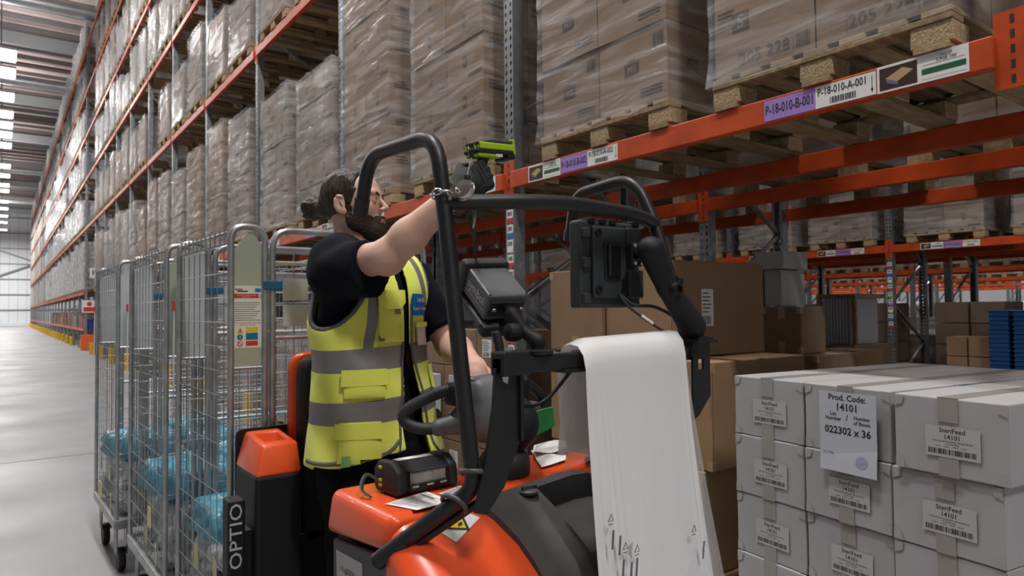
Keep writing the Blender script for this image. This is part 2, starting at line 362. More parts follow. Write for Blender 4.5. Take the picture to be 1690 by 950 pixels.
# high-bay lights over the aisle: housings with lit diffusers
M_LIT = emit('lit_diffuser', (.93, .97, 1), 9); M_HOUS = mat('white_light_housing', (.7, .7, .7), .5)
hb = MB().box(-.5, -.75, .02, .5, .75, .12).mesh('housing', M_HOUS); df = MB().box(-.46, -.71, -.02, .46, .71, .019).mesh('diffuser', M_LIT)
hg = MB(); [hg.tube([(0, t, .12), (0, t, 4.0)], .012, 6) for t in (-.5, .5)]; hg = hg.mesh('hanger', M_DARKSTEEL)
LY = (-14, -6, 2, 10, 18, 26, 32.5, 34.9, 38.8, 42.2, 44.6, 47, 50, 57, 61, 65.5, 68.5, 75, 80, 86, 92, 100)
vis = [y for y in LY if y > 30]
def ordinal(i): return ['first', 'second', 'third', 'fourth', 'fifth', 'sixth', 'seventh', 'eighth', 'ninth', 'tenth', 'eleventh', 'twelfth', 'thirteenth', 'fourteenth', 'fifteenth', 'sixteenth', 'seventeenth', 'eighteenth', 'nineteenth', 'twentieth', 'twenty-first', 'twenty-second', 'twenty-third', 'twenty-fourth', 'twenty-fifth'][i]
for y in vis:
    lb = 'bright white ceiling light, %s down from the top of the picture' % ordinal(vis.index(y)) if y in vis else 'bright white ceiling light over the aisle behind the camera view'
    t = thing('ceiling_light', lb, 'light', (-.15, y, 11.4), 0, 'aisle ceiling lights')
    link('housing', hb, t); link('diffuser', df, t); link('hanger', hg, t)

# ------------------------------------------------------------------ pallet racks
RX, Y0, PITCH = 2.6655, .811, 2.8
LEV = [2.29, 4.86, 6.83, 8.6, 10.4, 12.3]
def upright_mesh(h, holes, sgn):
    """C section; face towards sgn*X, width .1 in y, depth .085; teardrop holes are real openings on the face"""
    b = MB(); w, d = .05, .085; xf = 0; xb = -sgn * d
    b.box(min(xf, xb), -w, 0, max(xf, xb), -w + .003, h); b.box(min(xf, xb), w - .003, 0, max(xf, xb), w, h)
    lips = sorted((xb, xb + sgn * .003)); b.box(lips[0], -w, 0, lips[1], -w + .022, h); b.box(lips[0], w - .022, 0, lips[1], w, h)
    if not holes: f = sorted((0, -sgn * .003)); b.box(f[0], -w, 0, f[1], w, h)
    else:
        cols = [-w, -.034, -.018, .018, .034, w]; z = 0.0; rows = []
        while z < min(h, 6.5): rows += [(z, z + .028, 0), (z + .028, z + .056, 1)]; z += .056
        rows.append((z, h, 0))
        for z0, z1, hole in rows:
            for c in range(5):
                if hole and c in (1, 3):
                    y0, y1 = cols[c], cols[c + 1]; k = .006 # chamfered slot: corner triangles
                    b.add([(0, y0, z0), (0, y0 + k, z0), (0, y0, z0 + k * 1.4)], [(0, 1, 2)]); b.add([(0, y1, z1), (0, y1 - k, z1), (0, y1, z1 - k * 1.4)], [(0, 1, 2)])
                    continue
                if not hole and c > 0: continue
                b.quad((0, cols[c] if hole else -w, z0), (0, cols[c + 1] if hole else w, z0), (0, cols[c + 1] if hole else w, z1), (0, cols[c] if hole else -w, z1))
    return b.mesh('upright', M_GALV, recalc=False)
def brace_mesh(depth, h, step=.62):
    b = MB(); z = .25; k = 0; x0, x1 = .06, depth - .06
    while z < h - step:
        if k % 4 == 0: b.bar((x0, 0, z), (x1, 0, z), .03, .035)
        a, c = ((x0, 0, z), (x1, 0, z + step)) if k % 2 == 0 else ((x1, 0, z), (x0, 0, z + step)); b.bar(a, c, .03, .035, up=(0, 1, 0)); z += step; k += 1
    return b.mesh('brace', M_GALV)
def foot_mesh():
    return MB().box(-.07, -.09, 0, .1, .09, .008).mesh('foot_plate', M_GALV)
def conn_mesh(sgn):
    b = MB(); w = .055
    b.box(-.004 if sgn < 0 else 0, -w, -.13, 0 if sgn < 0 else .004, w, .13)
    for z in (-.1, -.05, 0.0, .05, .1): b.box(-.0048 if sgn < 0 else .004, -.006, z - .014, -.004 if sgn < 0 else .0048, .006, z + .014, 1)
    return b.mesh('beam_connector', [M_ORANGE, M_BLACKINK])
_um = {}
def um(h, holes, sgn):
    if (h, holes, sgn) not in _um: _um[(h, holes, sgn)] = upright_mesh(h, holes, sgn)
    return _um[(h, holes, sgn)]
CONN = conn_mesh(-1); CONNR = conn_mesh(1); FOOT = foot_mesh()
BEAM = MB().box(-.03, -PITCH / 2 + .05, -.055, .02, PITCH / 2 - .05, .055).mesh('beam', M_ORANGE, bevel=.005)
GUARD = MB()
GUARD.prism([(-.14, -.1), (-.14, .1), (-.02, .16), (.0, .13), (-.1, .08), (-.1, -.08), (.0, -.13), (-.02, -.16)], 0, .42); GUARD = GUARD.mesh('upright_guard', M_YELLOW, bevel=.006)
NB = 10
def rack(label, x, depth, y0, n, levels, ztop, holes_near=0, rear=True, guards=False, group='pallet racking', front_beams=True):
    t = thing('pallet_rack', label, 'pallet rack', (x, y0, 0), 0, None)
    bm_ = brace_mesh(depth, ztop)
    for k in range(n + 1):
        y = k * PITCH - (.09 if guards and k == 0 and n == NB else 0); hl = k < holes_near
        link('upright', um(ztop, hl, -1), t, loc=(0, y, 0)); link('foot_plate', FOOT, t, loc=(.03, y, 0))
        if rear or k < 6:
            link('upright', um(ztop, hl, 1), t, loc=(depth, y, 0)); link('foot_plate', FOOT, t, loc=(depth - .07, y, 0)); link('brace', bm_, t, loc=(0, y, 0))
        if guards and k != 1: link('upright_guard', GUARD, t, loc=(-.01, y, 0))
    for L in levels:
        for k in range(n):
            yc = (k + .5) * PITCH
            b = link('beam', BEAM, t, loc=(0, yc, L))
            if n < 14 or k < 6: link('beam_connector', CONN, b, loc=(-.004, -PITCH / 2, 0))
            if k == n - 1: link('beam_connector', CONN, b, loc=(-.004, PITCH / 2, 0))
            if rear:
                b = link('beam', BEAM, t, loc=(depth + .01, yc, L)); link('beam_connector', CONNR, b, loc=(-.006, -PITCH / 2, 0))
    return t
rack_near = rack('tall orange and grey pallet rack beside the aisle, holding the wrapped pallets above the worker', RX, 1.14, Y0, NB, LEV, 13.2, holes_near=4, guards=True)
YF = Y0 + 11 * PITCH + 1.0
NF = 24
rack_far = rack('tall pallet rack far down the aisle, beyond the cross passage', RX, 1.14, YF, NF, [.8] + LEV, 13.2, rear=False, guards=True)
# beams bridging the cross passage
ln = YF - (Y0 + NB * PITCH)
bb = MB().box(-.03, 0.05, -.055, .02, ln - .05, .055).mesh('beam', M_ORANGE, bevel=.005)
for L in LEV[1:]:
    for dx in (0, 1.15): link('beam', bb, rack_far, loc=(dx, -ln, L))
rack_behind = rack('pallet rack standing back to back behind the tall aisle rack', 4.66, 1.14, Y0, 6, LEV[:3], 8.2, holes_near=3)
XC = 10.6
rack_c = rack('pallet rack across the next aisle, under the small wrapped pallets', XC, 1.14, Y0 - 1.54, 6, LEV[:2], 6.0, holes_near=4)
rack_d = rack('pallet rack behind the one across the next aisle', XC + 2.0, 1.14, Y0 - 1.54, 7, LEV[:2], 6.0)
rack_e = rack('distant pallet rack two aisles away', 18.6, 1.14, Y0 - 1.2, 8, LEV[:2], 6.0)
rack_g = rack('distant pallet rack four aisles away', 34.5, 1.14, Y0 - 1.0, 10, LEV[:2], 6.0)
rack_h = rack('distant pallet rack five aisles away, the farthest in view', 42.0, 1.14, Y0 - 1.6, 12, LEV[:2], 6.0)
rack_f = rack('distant pallet rack three aisles away', 26.5, 1.14, Y0 - 1.4, 10, LEV[:2], 6.0)
# ------------------------------------------------------------------ wrapped pallets
PL = dict(db=MB().box(0, -.05, .122, 1.2, .05, .144).mesh('deck_board', M_WOOD, bevel=.002, seg=1), st=MB().box(-.05, -.5, .1, .05, .5, .122).mesh('stringer_board', M_WOOD, bevel=.002, seg=1),
          bl=MB().box(-.07, -.07, .022, .07, .07, .1).mesh('block', M_CHIP, bevel=.004, seg=1), sk=MB().box(0, -.06, 0, 1.2, .06, .022).mesh('skid_board', M_WOOD, bevel=.002, seg=1))
def pallet_parts(t):
    for i in range(7): link('deck_board', PL['db'], t, loc=(0, -.45 + .15 * i, 0))
    for x in (.05, .6, 1.15): link('stringer_board', PL['st'], t, loc=(x, 0, 0))
    for x in (.075, .6, 1.125):
        for y in (-.43, 0, .43): link('block', PL['bl'], t, loc=(x, y, 0))
    for y in (-.43, 0, .43): link('skid_board', PL['sk'], t, loc=(0, y, 0))
_pm = MB()
for i in range(7): _pm.box(0, -.5 + .15 * i, .122, 1.2, -.4 + .15 * i, .144)
for x in (.0, .55, 1.1): _pm.box(x, -.5, .1, x + .1, .5, .122)
for x in (.0, .53, 1.06):
    for y in (-.5, -.07, .36): _pm.box(x, y, 0, x + .14, y + .14, .1)
PALLET_ONE = _pm
_cm = {}
def carton_mesh(dx, dy, dz, kind, m):
    """a shipping carton, origin at front lower centre, with flat print on its aisle face (-x) and its near end (-y)"""
    k = (dx, dy, dz, kind, m.name)
    if k in _cm: return _cm[k]
    b = MB().box(0.004, -dy / 2 + .004, .002, dx - .004, dy / 2 - .004, dz - .002)
    Ff = frame((0.0025, 0, dz / 2), (0, -1, 0), (0, 0, 1)); Fe = frame((dx / 2, -dy / 2 + .0025, dz / 2), (1, 0, 0), (0, 0, 1))
    if kind == 'mb': # rounded black tablet with two letters, line of small print and an end panel
        for F, s in ((Ff, 1), (Fe, .8)):
            rect(b, F, -.05 * s, -.02 * s, .05 * s, .04 * s, 1); put_text(b, 'MB', F @ Matrix.Translation((0, .01 * s, .0006)), .05 * s, 2, .01)
            rect(b, F, -.03 * s, .052 * s, .03 * s, .06 * s, 1)
        for j in range(3): rect(b, Ff, dy * .12, -dz * .38 + j * .018, dy * .42, -dz * .38 + j * .018 + .007, 1)
        barcode(b, Ff, dy * .3, dz * .2, dy * .45, dz * .38, 1, 14, 3)
    elif kind == 's':
        rect(b, Ff, -dy * .3, -.0, -dy * .3 + .085, .085, 1); put_text(b, 'S', Ff @ Matrix.Translation((-dy * .3 + .042, .042, .0006)), .085, 2, .02)
        put_text(b, '205 228', Ff @ Matrix.Translation((dy * .02, -dz * .34, .0004)), .075, 1, .0)
        for q in ((-dy * .24, -dz * .45, dy * .3, -dz * .445), (-dy * .24, -dz * .235, dy * .3, -dz * .23), (-dy * .24, -dz * .45, -dy * .235, -dz * .23), (dy * .295, -dz * .45, dy * .3, -dz * .23)): rect(b, Ff, *q, 1)
        barcode(b, Ff, dy * .33, -dz * .42, dy * .46, -dz * .25, 1, 12, 5)
        for j in range(4): rect(b, Ff, -dy * .46, dz * .12 + j * .02, -dy * (.3 - .02 * (j % 2)), dz * .12 + j * .02 + .008, 1)
    else:
        rect(b, Ff, -.02, -.045, .02, .045, 1); rect(b, Ff, -.013, -.02, .013, .025, 0, .0005)
        for j in range(3): rect(b, Fe, -dx * .38, dz * .18 + j * .025, -dx * (.02 + .05 * j), dz * .18 + j * .025 + .012, 1)
        rect(b, Ff, dy * .1, -dz * .4, dy * .42, -dz * .33, 1)
    me = b.mesh('carton', [m, M_FADEINK, m], bevel=0)
    _cm[k] = me; return me
def film_mesh(dx, dy, z0, z1, seed, res=9, amp=.012, top=False):
    """stretch film shell around a load: creased skin on the four sides, pulled over the pallet edge"""
    r = random.Random(seed); per = []
    def edge(a, b, n): return [(a[0] + (b[0] - a[0]) * i / n, a[1] + (b[1] - a[1]) * i / n) for i in range(n)]
    e = .012; c = [(-e, -dy / 2 - e), (dx + e, -dy / 2 - e), (dx + e, dy / 2 + e), (-e, dy / 2 + e)]
    for i in range(4): per += edge(c[i], c[(i + 1) % 4], res if i % 2 else res)
    nz = max(4, int((z1 - z0) / .12)); rings = []; ph = r.random() * 9
    for j in range(nz + 1):
        z = z0 + (z1 - z0) * j / nz; ring = []
        for i, (x, y) in enumerate(per):
            k = (sin(i * 1.7 + j * 2.1 + ph) + sin(i * .9 - j * 1.3 + ph * 2)) * .5 * amp
            nx = -1 if abs(x + e) < 1e-6 else (1 if abs(x - dx - e) < 1e-6 else 0); ny = -1 if abs(y + dy / 2 + e) < 1e-6 else (1 if abs(y - dy / 2 - e) < 1e-6 else 0)
            k = abs(k) + (.01 if j == 0 else 0); ring.append((x + nx * k, y + ny * k, z + (r.random() - .5) * .02))
        rings.append(ring)
    b = MB().loft(rings, cap=False)
    return b
_loads = {}
def load_parts(t, h, kind, rows, cols, m, seed, dep=3, dx=1.18, dy=.98, film_m=None):
    z0 = .146; hz = (h) / rows; wy = dy / cols; wx = dx / dep
    for r_ in range(rows):
        for c in range(cols):
            y = -dy / 2 + wy * (c + .5)
            for d in range(dep):
                if d > 0 and 0 < c < cols - 1 and r_ < rows - 1: continue
                if d > 0 and c == cols - 1 and cols > 1 and r_ < rows - 1 and d < dep - 1 and seed % 2: pass
                link('carton', carton_mesh(round(wx, 3), round(wy, 3), round(hz, 3), kind, m), t, loc=(d * wx + .008 + .004 * ((r_ * 7 + c * 3 + seed) % 3 - 1), y, z0 + r_ * hz))
    k = (round(h, 2), seed % 4)
    if k not in _loads: _loads[k] = film_mesh(dx + .02, dy, .11, z0 + h + .02, seed % 4).mesh('stretch_wrap', M_FILM, smooth=1.2)
    link('stretch_wrap', _loads[k], t)
_one = {}
def load_single(h, v, far):
    """one mesh for a wrapped pallet too far off to show its cartons: pallet, goods with joints, film skin"""
    k = (round(h, 1), v, far)
    if k not in _one:
        r = random.Random(hash(k) % 997); b = MB(); b.v = list(PALLET_ONE.v); b.f = [list(f) for f in PALLET_ONE.f]; b.mi = [0] * len(b.f)
        rows = max(2, int(h / .33)); hz = h / rows
        for i in range(rows): b.box(.01 + r.random() * .01, -.49 + r.random() * .012, .146 + i * hz, 1.19, -.005, .146 + (i + 1) * hz - .006, 1); b.box(.01 + r.random() * .01, .005, .146 + i * hz, 1.19, .49 - r.random() * .012, .146 + (i + 1) * hz - .006, 1)
        fm = film_mesh(1.2, .99, .11, .146 + h + .02, v, 5, .02); b.add(fm.v, fm.f, 2)
        if v % 2: # slack film bunched on top
            for q in range(5): b.add([(.1 + q * .2, -.45, .146 + h), (.2 + q * .2, -.2 + .1 * (q % 2), .2 + h + .05 * r.random()), (.1 + q * .2, .1, .146 + h), (.16 + q * .2, .45, .17 + h)], [(0, 1, 2), (1, 3, 2)], 2)
        _one[k] = b.mesh('wrapped_pallet', [M_WOOD, [M_CARD, M_CARDG, M_PALE][v % 3], M_FILMFAR if far else M_FILM], recalc=False)
    return _one[k]
LEVN = ['first', 'second', 'third', 'fourth', 'fifth', 'top']
BAYN = ['nearest', 'second', 'third', 'fourth', 'fifth', 'sixth', 'seventh', 'eighth', 'ninth', 'tenth']
def detailed(label, group, loc, h, kind, rows, cols, m, seed, rz=0):
    t = thing('wrapped_pallet', label, 'pallet', loc, rz, group); pallet_parts(t); load_parts(t, h, kind, rows, cols, m, seed); return t
def single(label, group, loc, h, v, far=False):
    o = link('wrapped_pallet', load_single(h, v, far), None, loc=loc); return tag(o, label, 'pallet', group)
rr = random.Random(5)
XF = RX - .04
G1 = 'wrapped pallets on the first beam level'
B1 = LEV[0] + .056
detailed('wrapped pallet of large cartons printed 205 228, nearest on the orange beam', G1, (XF, 1.475, B1), 1.9, 's', 5, 2, M_CARD, 1)
detailed('wrapped pallet of cartons printed with small black letter tablets, left of the 205 228 load', G1, (XF, 2.735, B1), 2.0, 'mb', 5, 2, M_CARD, 2)
detailed('tall wrapped pallet of brown cartons directly left of the perforated upright with the chain-held scanner', G1, (XF, 4.35, B1), 2.05, 'plain', 7, 2, M_CARD, 3)
detailed('tall wrapped pallet of brown cartons above the worker, behind the left guard hoop', G1, (XF, 5.76, B1), 1.95, 'plain', 6, 2, M_CARD, 4)
detailed('wrapped pallet with slack film bunched on top, just left of the second upright', G1, (XF, 7.02, B1), 1.5, 'plain', 5, 2, M_CARDG, 5)
detailed('pale wrapped pallet above the roll cages, between the bunched-film load and the third upright', G1, (XF, 8.35, B1), 1.62, 'plain', 5, 2, M_CARDG, 6)
H1 = [1.85, 2.0, 1.9, 1.75, 1.95, 2.0, 1.6, 1.9, 1.85, 2.0, 1.95, 1.7, 1.9, 1.95]
for k in range(3, NB):
    for j in range(2):
        y = Y0 + k * PITCH + (.7, 2.06)[j]; h = H1[(k - 3) * 2 + j] - .146
        lb = 'wrapped pallet on the first beam level, %s bay from camera, %s one' % (BAYN[k], ('nearer', 'farther')[j])
        if k < 6: detailed(lb, G1, (XF, y, B1), h, 'plain', 5 + (k + j) % 2, 2, [M_CARD, M_CARDG][(k + j) % 2], k * 2 + j)
        else: single(lb, G1, (XF, y, B1), h, k * 2 + j)
for L in range(1, 6):
    for k in range(1, NB):
        for j in range(2):
            if rr.random() < (.04 if L < 4 else .12): continue
            y = Y0 + k * PITCH + (.7, 2.06)[j] + rr.uniform(-.04, .04)
            if (k < 2 and L > 1) or (k < 3 and L > 3): continue
            lb = 'wrapped pallet on the %s beam level, %s bay from camera, %s one' % (LEVN[L], BAYN[k], ('nearer', 'farther')[j])
            g = 'wrapped pallets on the %s beam level' % LEVN[L]; h = rr.choice((.8, 1.0, 1.15, 1.25, 1.35))
            if L == 1 and k < 5: detailed(lb, g, (XF, y, LEV[L] + .056), h, 'plain', 3 + (h > 1.1), 2, M_CARDG, k + j + 7)
            else: single(lb, g, (XF, y, LEV[L] + .056), h, k * 3 + j * 2 + L, L > 1)
# far rack: the nearest bays one by one, what lies beyond as one mass
far_mass = MB()
for L in range(0, 6):
    for k in range(NF):
        for j in range(2):
            if rr.random() < .06: continue
            y = YF + k * PITCH + (.7, 2.06)[j]; h = rr.choice((1.0, 1.2, 1.4)) if L else rr.choice((1.5, 1.8, 1.9, 2.0))
            z = LEV[L] + .056
            if k < 11:
                o = single('pale wrapped pallet beyond the cross passage, %s level, %s bay, %s one' % (LEVN[L], (BAYN + ['eleventh'])[k], ('nearer', 'farther')[j]), 'far wrapped pallets', (XF, y, z), h, (2, 5, 8, 1)[(k + j + L) % 4], True)
            else:
                far_mass.box(XF, y - .48, z, XF + 1.2, y + .48, z + .12, 0); far_mass.box(XF + .01, y - .47, z + .12, XF + 1.19, y + .47, z + .12 + h, 1)
o = part('distant_wrapped_pallets', far_mass, [M_WOOD, M_PALE]); tag(o, 'mass of pale wrapped pallets at the far end of the aisle rack', 'pallets', None, 'stuff')
# low shelf of the far rack
cols_ = [mat('dark_blue_tote', (.03, .04, .3), .5), M_CARDW, M_CARD, mat('red_tote', (.4, .05, .05), .5), M_PALE]
bx = MB().box(0, -.3, 0, .8, .3, .5).mesh('storage_box', M_CARD, bevel=.01)
for k in range(9):
    for j in range(3):
        if rr.random() < .2 and k: continue
        m_ = 0 if (k == 0 and j == 0) else rr.choice((1, 2, 2, 4, 1, 3))
        b = MB().box(0, -.32, 0, .9, .32, rr.uniform(.35, .75)); b.box(-.01, -.33, .3, .91, .33, .34)
        o = part('storage_box', b, cols_[m_], bevel=.008); o.location = (RX + .02, YF + k * PITCH + .5 + j * .9, .857)
        tag(o, ('dark blue bin' if m_ == 0 else ['', 'tan carton', 'brown carton', 'red tote', 'pale box'][m_]) + ' on the low shelf of the far rack, %s bay, %s in it' % (BAYN[k], ordinal(j)), 'box', 'boxes on the low far shelf')
# ------------------------------------------------------------------ labels on beams and uprights (near rack)
def strip(name, parent, y0, y1, zc, hh, mats, draw, x=None):
    """flat label on the aisle face of a beam, between y0 > y1"""
    F = frame((0, 0, 0), (0, -1, 0), (0, 0, 1)); w = y0 - y1; b = MB()
    rect(b, F, -w / 2, -hh / 2, w / 2, hh / 2, 0); draw(b, w, hh, F)
    o = link(name, b.mesh(name, mats, recalc=False), parent, True); o.location = ((RX - .0312 if x is None else x), (y0 + y1) / 2, zc); return o
def T(F, x, y, z=.0006): return F @ Matrix.Translation((x, y, z))
def d_code(s, arrow=False, bar=False):
    def f(b, w, h, F):
        if bar:
            put_text(b, s, T(F, -w * .05, h * .2), h * .5, 1, .012, sx=.95, fit=w * .8); barcode(b, F @ Matrix.Translation((0, 0, .0006)), -w * .25, -h * .4, w * .2, -h * .12, 1, 26, 4)
            rect(b, T(F, 0, 0), w * .435, -h * .3, w * .445, h * .35, 1); b.add([T(F, 0, 0) @ Vector(q) for q in ((w * .42, -h * .2, 0), (w * .46, -h * .2, 0), (w * .44, -h * .4, 0))], [(0, 1, 2)], 1)
        else: put_text(b, s, T(F, 0, 0), h * .66, 1, .014, sx=.9, fit=w * .92)
    return f
def d_prod(b, w, h, F):
    Z = T(F, 0, 0); rect(b, Z, -w * .47, -h * .42, -w * .04, h * .4, 1)
    Z2 = T(F, 0, 0, .0010); b.add([Z2 @ Vector(q) for q in ((-w * .40, -.0, 0), (-w * .26, -h * .2, 0), (-w * .08, h * .1, 0), (-w * .2, h * .28, 0))], [(0, 1, 2, 3)], 3)
    b.add([Z2 @ Vector(q) for q in ((-w * .40, -.0, 0), (-w * .38, -h * .18, 0), (-w * .25, -h * .34, 0), (-w * .26, -h * .2, 0))], [(0, 1, 2, 3)], 4)
    rect(b, Z, w * .01, -h * .22, w * .47, -h * .02, 2); put_text(b, 'PALLET', T(F, w * .27, h * .34), h * .12, 1); put_text(b, 'CASE 100', T(F, w * .27, h * .2), h * .16, 1, .01)
    rect(b, Z, w * .02, h * .1, w * .46, h * .115, 1); rect(b, Z, w * .01, -h * .4, w * .47, -h * .39, 1)
M_PICDARK = mat('picture_dark_print', (.045, .025, .02), .4); M_PICTAN = mat('picture_tan_print', (.5, .32, .17), .4); M_PICBLUE = mat('picture_blue_print', (.12, .15, .25), .4)
beams1 = [o for o in rack_near.children if o.name.startswith('beam') and abs(o.location.z - LEV[0]) < .01 and o.location.x < .5]
beams1.sort(key=lambda o: o.location.y)
PM = [M_WHITE, M_PICDARK, M_DKGREEN, M_PICTAN, M_PICBLUE]
for k in range(0, 4):
    yb = Y0 + k * PITCH; B = beams1[k]
    for a, off, swap in ((1, .0, False), (2, 1.32, True)):
        n = '%03d' % (a if k == 0 else a + 2 * k)
        ys = (1.71 - Y0 + off, 1.42 - Y0 + off, 1.13 - Y0 + off, .845 - Y0 + off + .02)
        if k == 0 and a == 2: ys = None
        bay = '%03d' % (10 + 2 * k)
        if a == 1:
            yy = [yb - Y0 + v for v in (1.714, 1.481, 1.241, .93)]
            strip('location_label', B, yy[0], yy[1], LEV[0], .088, [M_PURPLE, M_BLACKINK], d_code('P-18-%s-B-001' % bay))
            strip('location_label', B, yy[1], yy[2], LEV[0], .088, [M_WHITE, M_BLACKINK], d_code('P-18-%s-A-001' % bay, True, True))
            strip('product_label', B, yy[2] - .004, yy[3], LEV[0] + .003, .1, PM, d_prod)
        else:
            yy = [yb - Y0 + v for v in (3.372, 3.065, 2.831, 2.595)]
            strip('product_label', B, yy[0], yy[1], LEV[0], .1, PM, d_prod)
            strip('location_label', B, yy[1] - .003, yy[2], LEV[0], .088, [M_PURPLE, M_BLACKINK], d_code('P-18-%s-B-002' % bay))
            strip('location_label', B, yy[2], yy[3], LEV[0], .088, [M_WHITE, M_BLACKINK], d_code('P-18-%s-A-002' % bay, True, True))
def up_labels(parent, x, y, ztop, n, step=.098):
    colr = [M_RED, M_BLUE, M_WHITE, M_RED, M_GREEN, M_PURPLE, M_WHITE, M_BLUE, M_RED, M_GREEN]
    for i in range(n):
        F = frame((0, 0, 0), (0, -1, 0), (0, 0, 1)); b = MB(); rect(b, F, -.033, -.042, .033, .042, 0); rect(b, T(F, 0, 0), -.033, -.042, .033, -.012, 1)
        barcode(b, T(F, 0, 0), -.026, .002, .026, .03, 2, 14, i)
        o = link('upright_label', b.mesh('upright_label', [M_WHITE, colr[i % 10], M_BLACKINK], recalc=False), parent, True); o.location = (x - .0015, y, ztop - step * i)
ups = [o for o in rack_near.children if o.name.startswith('upright') and 'guard' not in o.name and o.location.x < .01]
ups.sort(key=lambda o: o.location.y)
up_labels(ups[1], RX, Y0 + PITCH, 2.06, 10); up_labels(ups[2], RX, Y0 + 2 * PITCH, 2.06, 9)
upc = sorted([o for o in rack_c.children if o.name.startswith('upright') and 'guard' not in o.name and o.location.x < .01], key=lambda o: o.location.y)
for k in range(1, 4): up_labels(upc[k], XC, Y0 - 1.54 + k * PITCH, 2.05, 9, .11)
bc = sorted([o for o in rack_c.children if o.name.startswith('beam') and abs(o.location.z - LEV[0]) < .01 and o.location.x < .5], key=lambda o: o.location.y)
for k in range(0, 4):
    for off in (.35, 1.6):
        y = Y0 - 1.54 + k * PITCH + off
        strip('product_label', bc[k], y + .75, y + .45, LEV[0], .09, PM, d_prod, XC - .0312); strip('location_label', bc[k], y + .44, y + .22, LEV[0], .085, [M_PURPLE, M_BLACKINK], d_code('P-17-%03d-B-001' % (10 + 2 * k)), XC - .0312)
        strip('location_label', bc[k], y + .21, y, LEV[0], .085, [M_WHITE, M_BLACKINK], d_code('P-17-%03d-A-001' % (10 + 2 * k), True, True), XC - .0312)
# aisle signs on the far rack end
b = MB(); F = frame((0, 0, 0), (1, 0, 0), (0, 0, 1)); b.box(-.34, 0, -.2, .34, .02, .2, 0); put_text(b, 'P/15', F @ Matrix.Translation((0, 0, .002)), .3, 1, .015)
o = part('aisle_sign', b, [M_WHITE, M_BLACKINK], rack_far, recalc=False); o.location = (RX + .5, YF - .12, 3.1)
b = MB(); b.box(-.25, 0, -.25, .25, .02, .25, 0); rect(b, F @ Matrix.Translation((0, 0, .002)), -.2, -.2, .2, -.03, 1); b.lathe([(.09, 0), (.09, .004)], (0, -.002, .1), 16, Matrix.Rotation(pi / 2, 3, 'X'), 1)
o = part('warning_sign', b, [M_WHITE, M_RED], rack_far, recalc=False); o.location = (RX + .15, YF - .12, 1.75)
b = MB(); b.box(-.1, -.05, 0, .45, .12, .62)
o = part('end_guard', b, mat('orange_end_guard', (.75, .13, .02), .5), rack_far, bevel=.02); o.location = (RX - .05, YF - .3, 0)
# ------------------------------------------------------------------ pallets on the racks behind
rb = random.Random(21)
for k in range(5):
    for j in range(2):
        y = Y0 + k * PITCH + (.72, 2.04)[j]
        if k < 5: single('wrapped pallet on the back-to-back rack, first beam level, %s bay, %s one' % (BAYN[k], ('nearer', 'farther')[j]), 'wrapped pallets on the back-to-back rack', (4.70, y, B1), 1.5 + .1 * (k % 3), k * 2 + j)
for k in range(5):
    for j in range(2):
        y = Y0 - 1.54 + k * PITCH + (.72, 2.04)[j]
        lb = 'wrapped pallet of small cartons across the next aisle, %s bay, %s one' % (BAYN[k], ('nearer', 'farther')[j])
        detailed(lb, 'wrapped pallets across the next aisle', (XC - .04, y, B1), 1.35, 'plain' if j else 'mb', 4, 2, M_CARDG, k + j)
        if k < 4: single('wrapped pallet on the upper level across the next aisle, %s bay, %s one' % (BAYN[k], ('nearer', 'farther')[j]), 'upper wrapped pallets across the next aisle', (XC - .04, y, LEV[1] + .056), 1.2, k + j)
for n, (xr, y0_, nb, nm) in enumerate(((XC + 2.0, Y0 - 1.54, 5, 'behind the next aisle'), (18.6, Y0 - 1.2, 6, 'two aisles away'), (26.5, Y0 - 1.4, 7, 'three aisles away'))):
    for k in range(nb):
        for j in range(2):
            single('wrapped pallet on the rack %s, %s bay, %s one' % (nm, BAYN[k], ('nearer', 'farther')[j]), 'wrapped pallets on the rack ' + nm, (xr - .04, y0_ + k * PITCH + (.72, 2.04)[j], B1), (1.2, 1.4)[(k + j) % 2], (2, 4, 5)[(k + n) % 3])
for xr, y0_, nb, nm in ((XC + 2.0, Y0 - 1.54, 5, 'behind the next aisle'), (18.6, Y0 - 1.2, 6, 'two aisles away'), (26.5, Y0 - 1.4, 7, 'three aisles away')):
    for k in range(nb):
        for j in range(2): single('floor pallet of wrapped cartons under the rack %s, %s bay, %s one' % (nm, BAYN[k], ('nearer', 'farther')[j]), 'wrapped floor pallets under the rack ' + nm, (xr + .1, y0_ + k * PITCH + (.72, 2.04)[j], .001), (1.0, 1.3, .8)[(k + j) % 3], (0, 1, 3)[(k + 2 * j) % 3])
for n, (xr, y0_, nb, nm) in enumerate(((34.5, Y0 - 1.0, 10, 'four aisles away'), (42.0, Y0 - 1.6, 12, 'five aisles away'))):
    for k in range(1, nb):
        for j in range(2): single('distant wrapped pallet on the rack %s, %s bay, %s one' % (nm, (BAYN + ['eleventh', 'twelfth'])[k], ('nearer', 'farther')[j]), 'wrapped pallets on the rack ' + nm, (xr - .04, y0_ + k * PITCH + (.72, 2.04)[j], (B1, .001)[(k + n) % 2]), 1.4, (2, 5)[j], True)
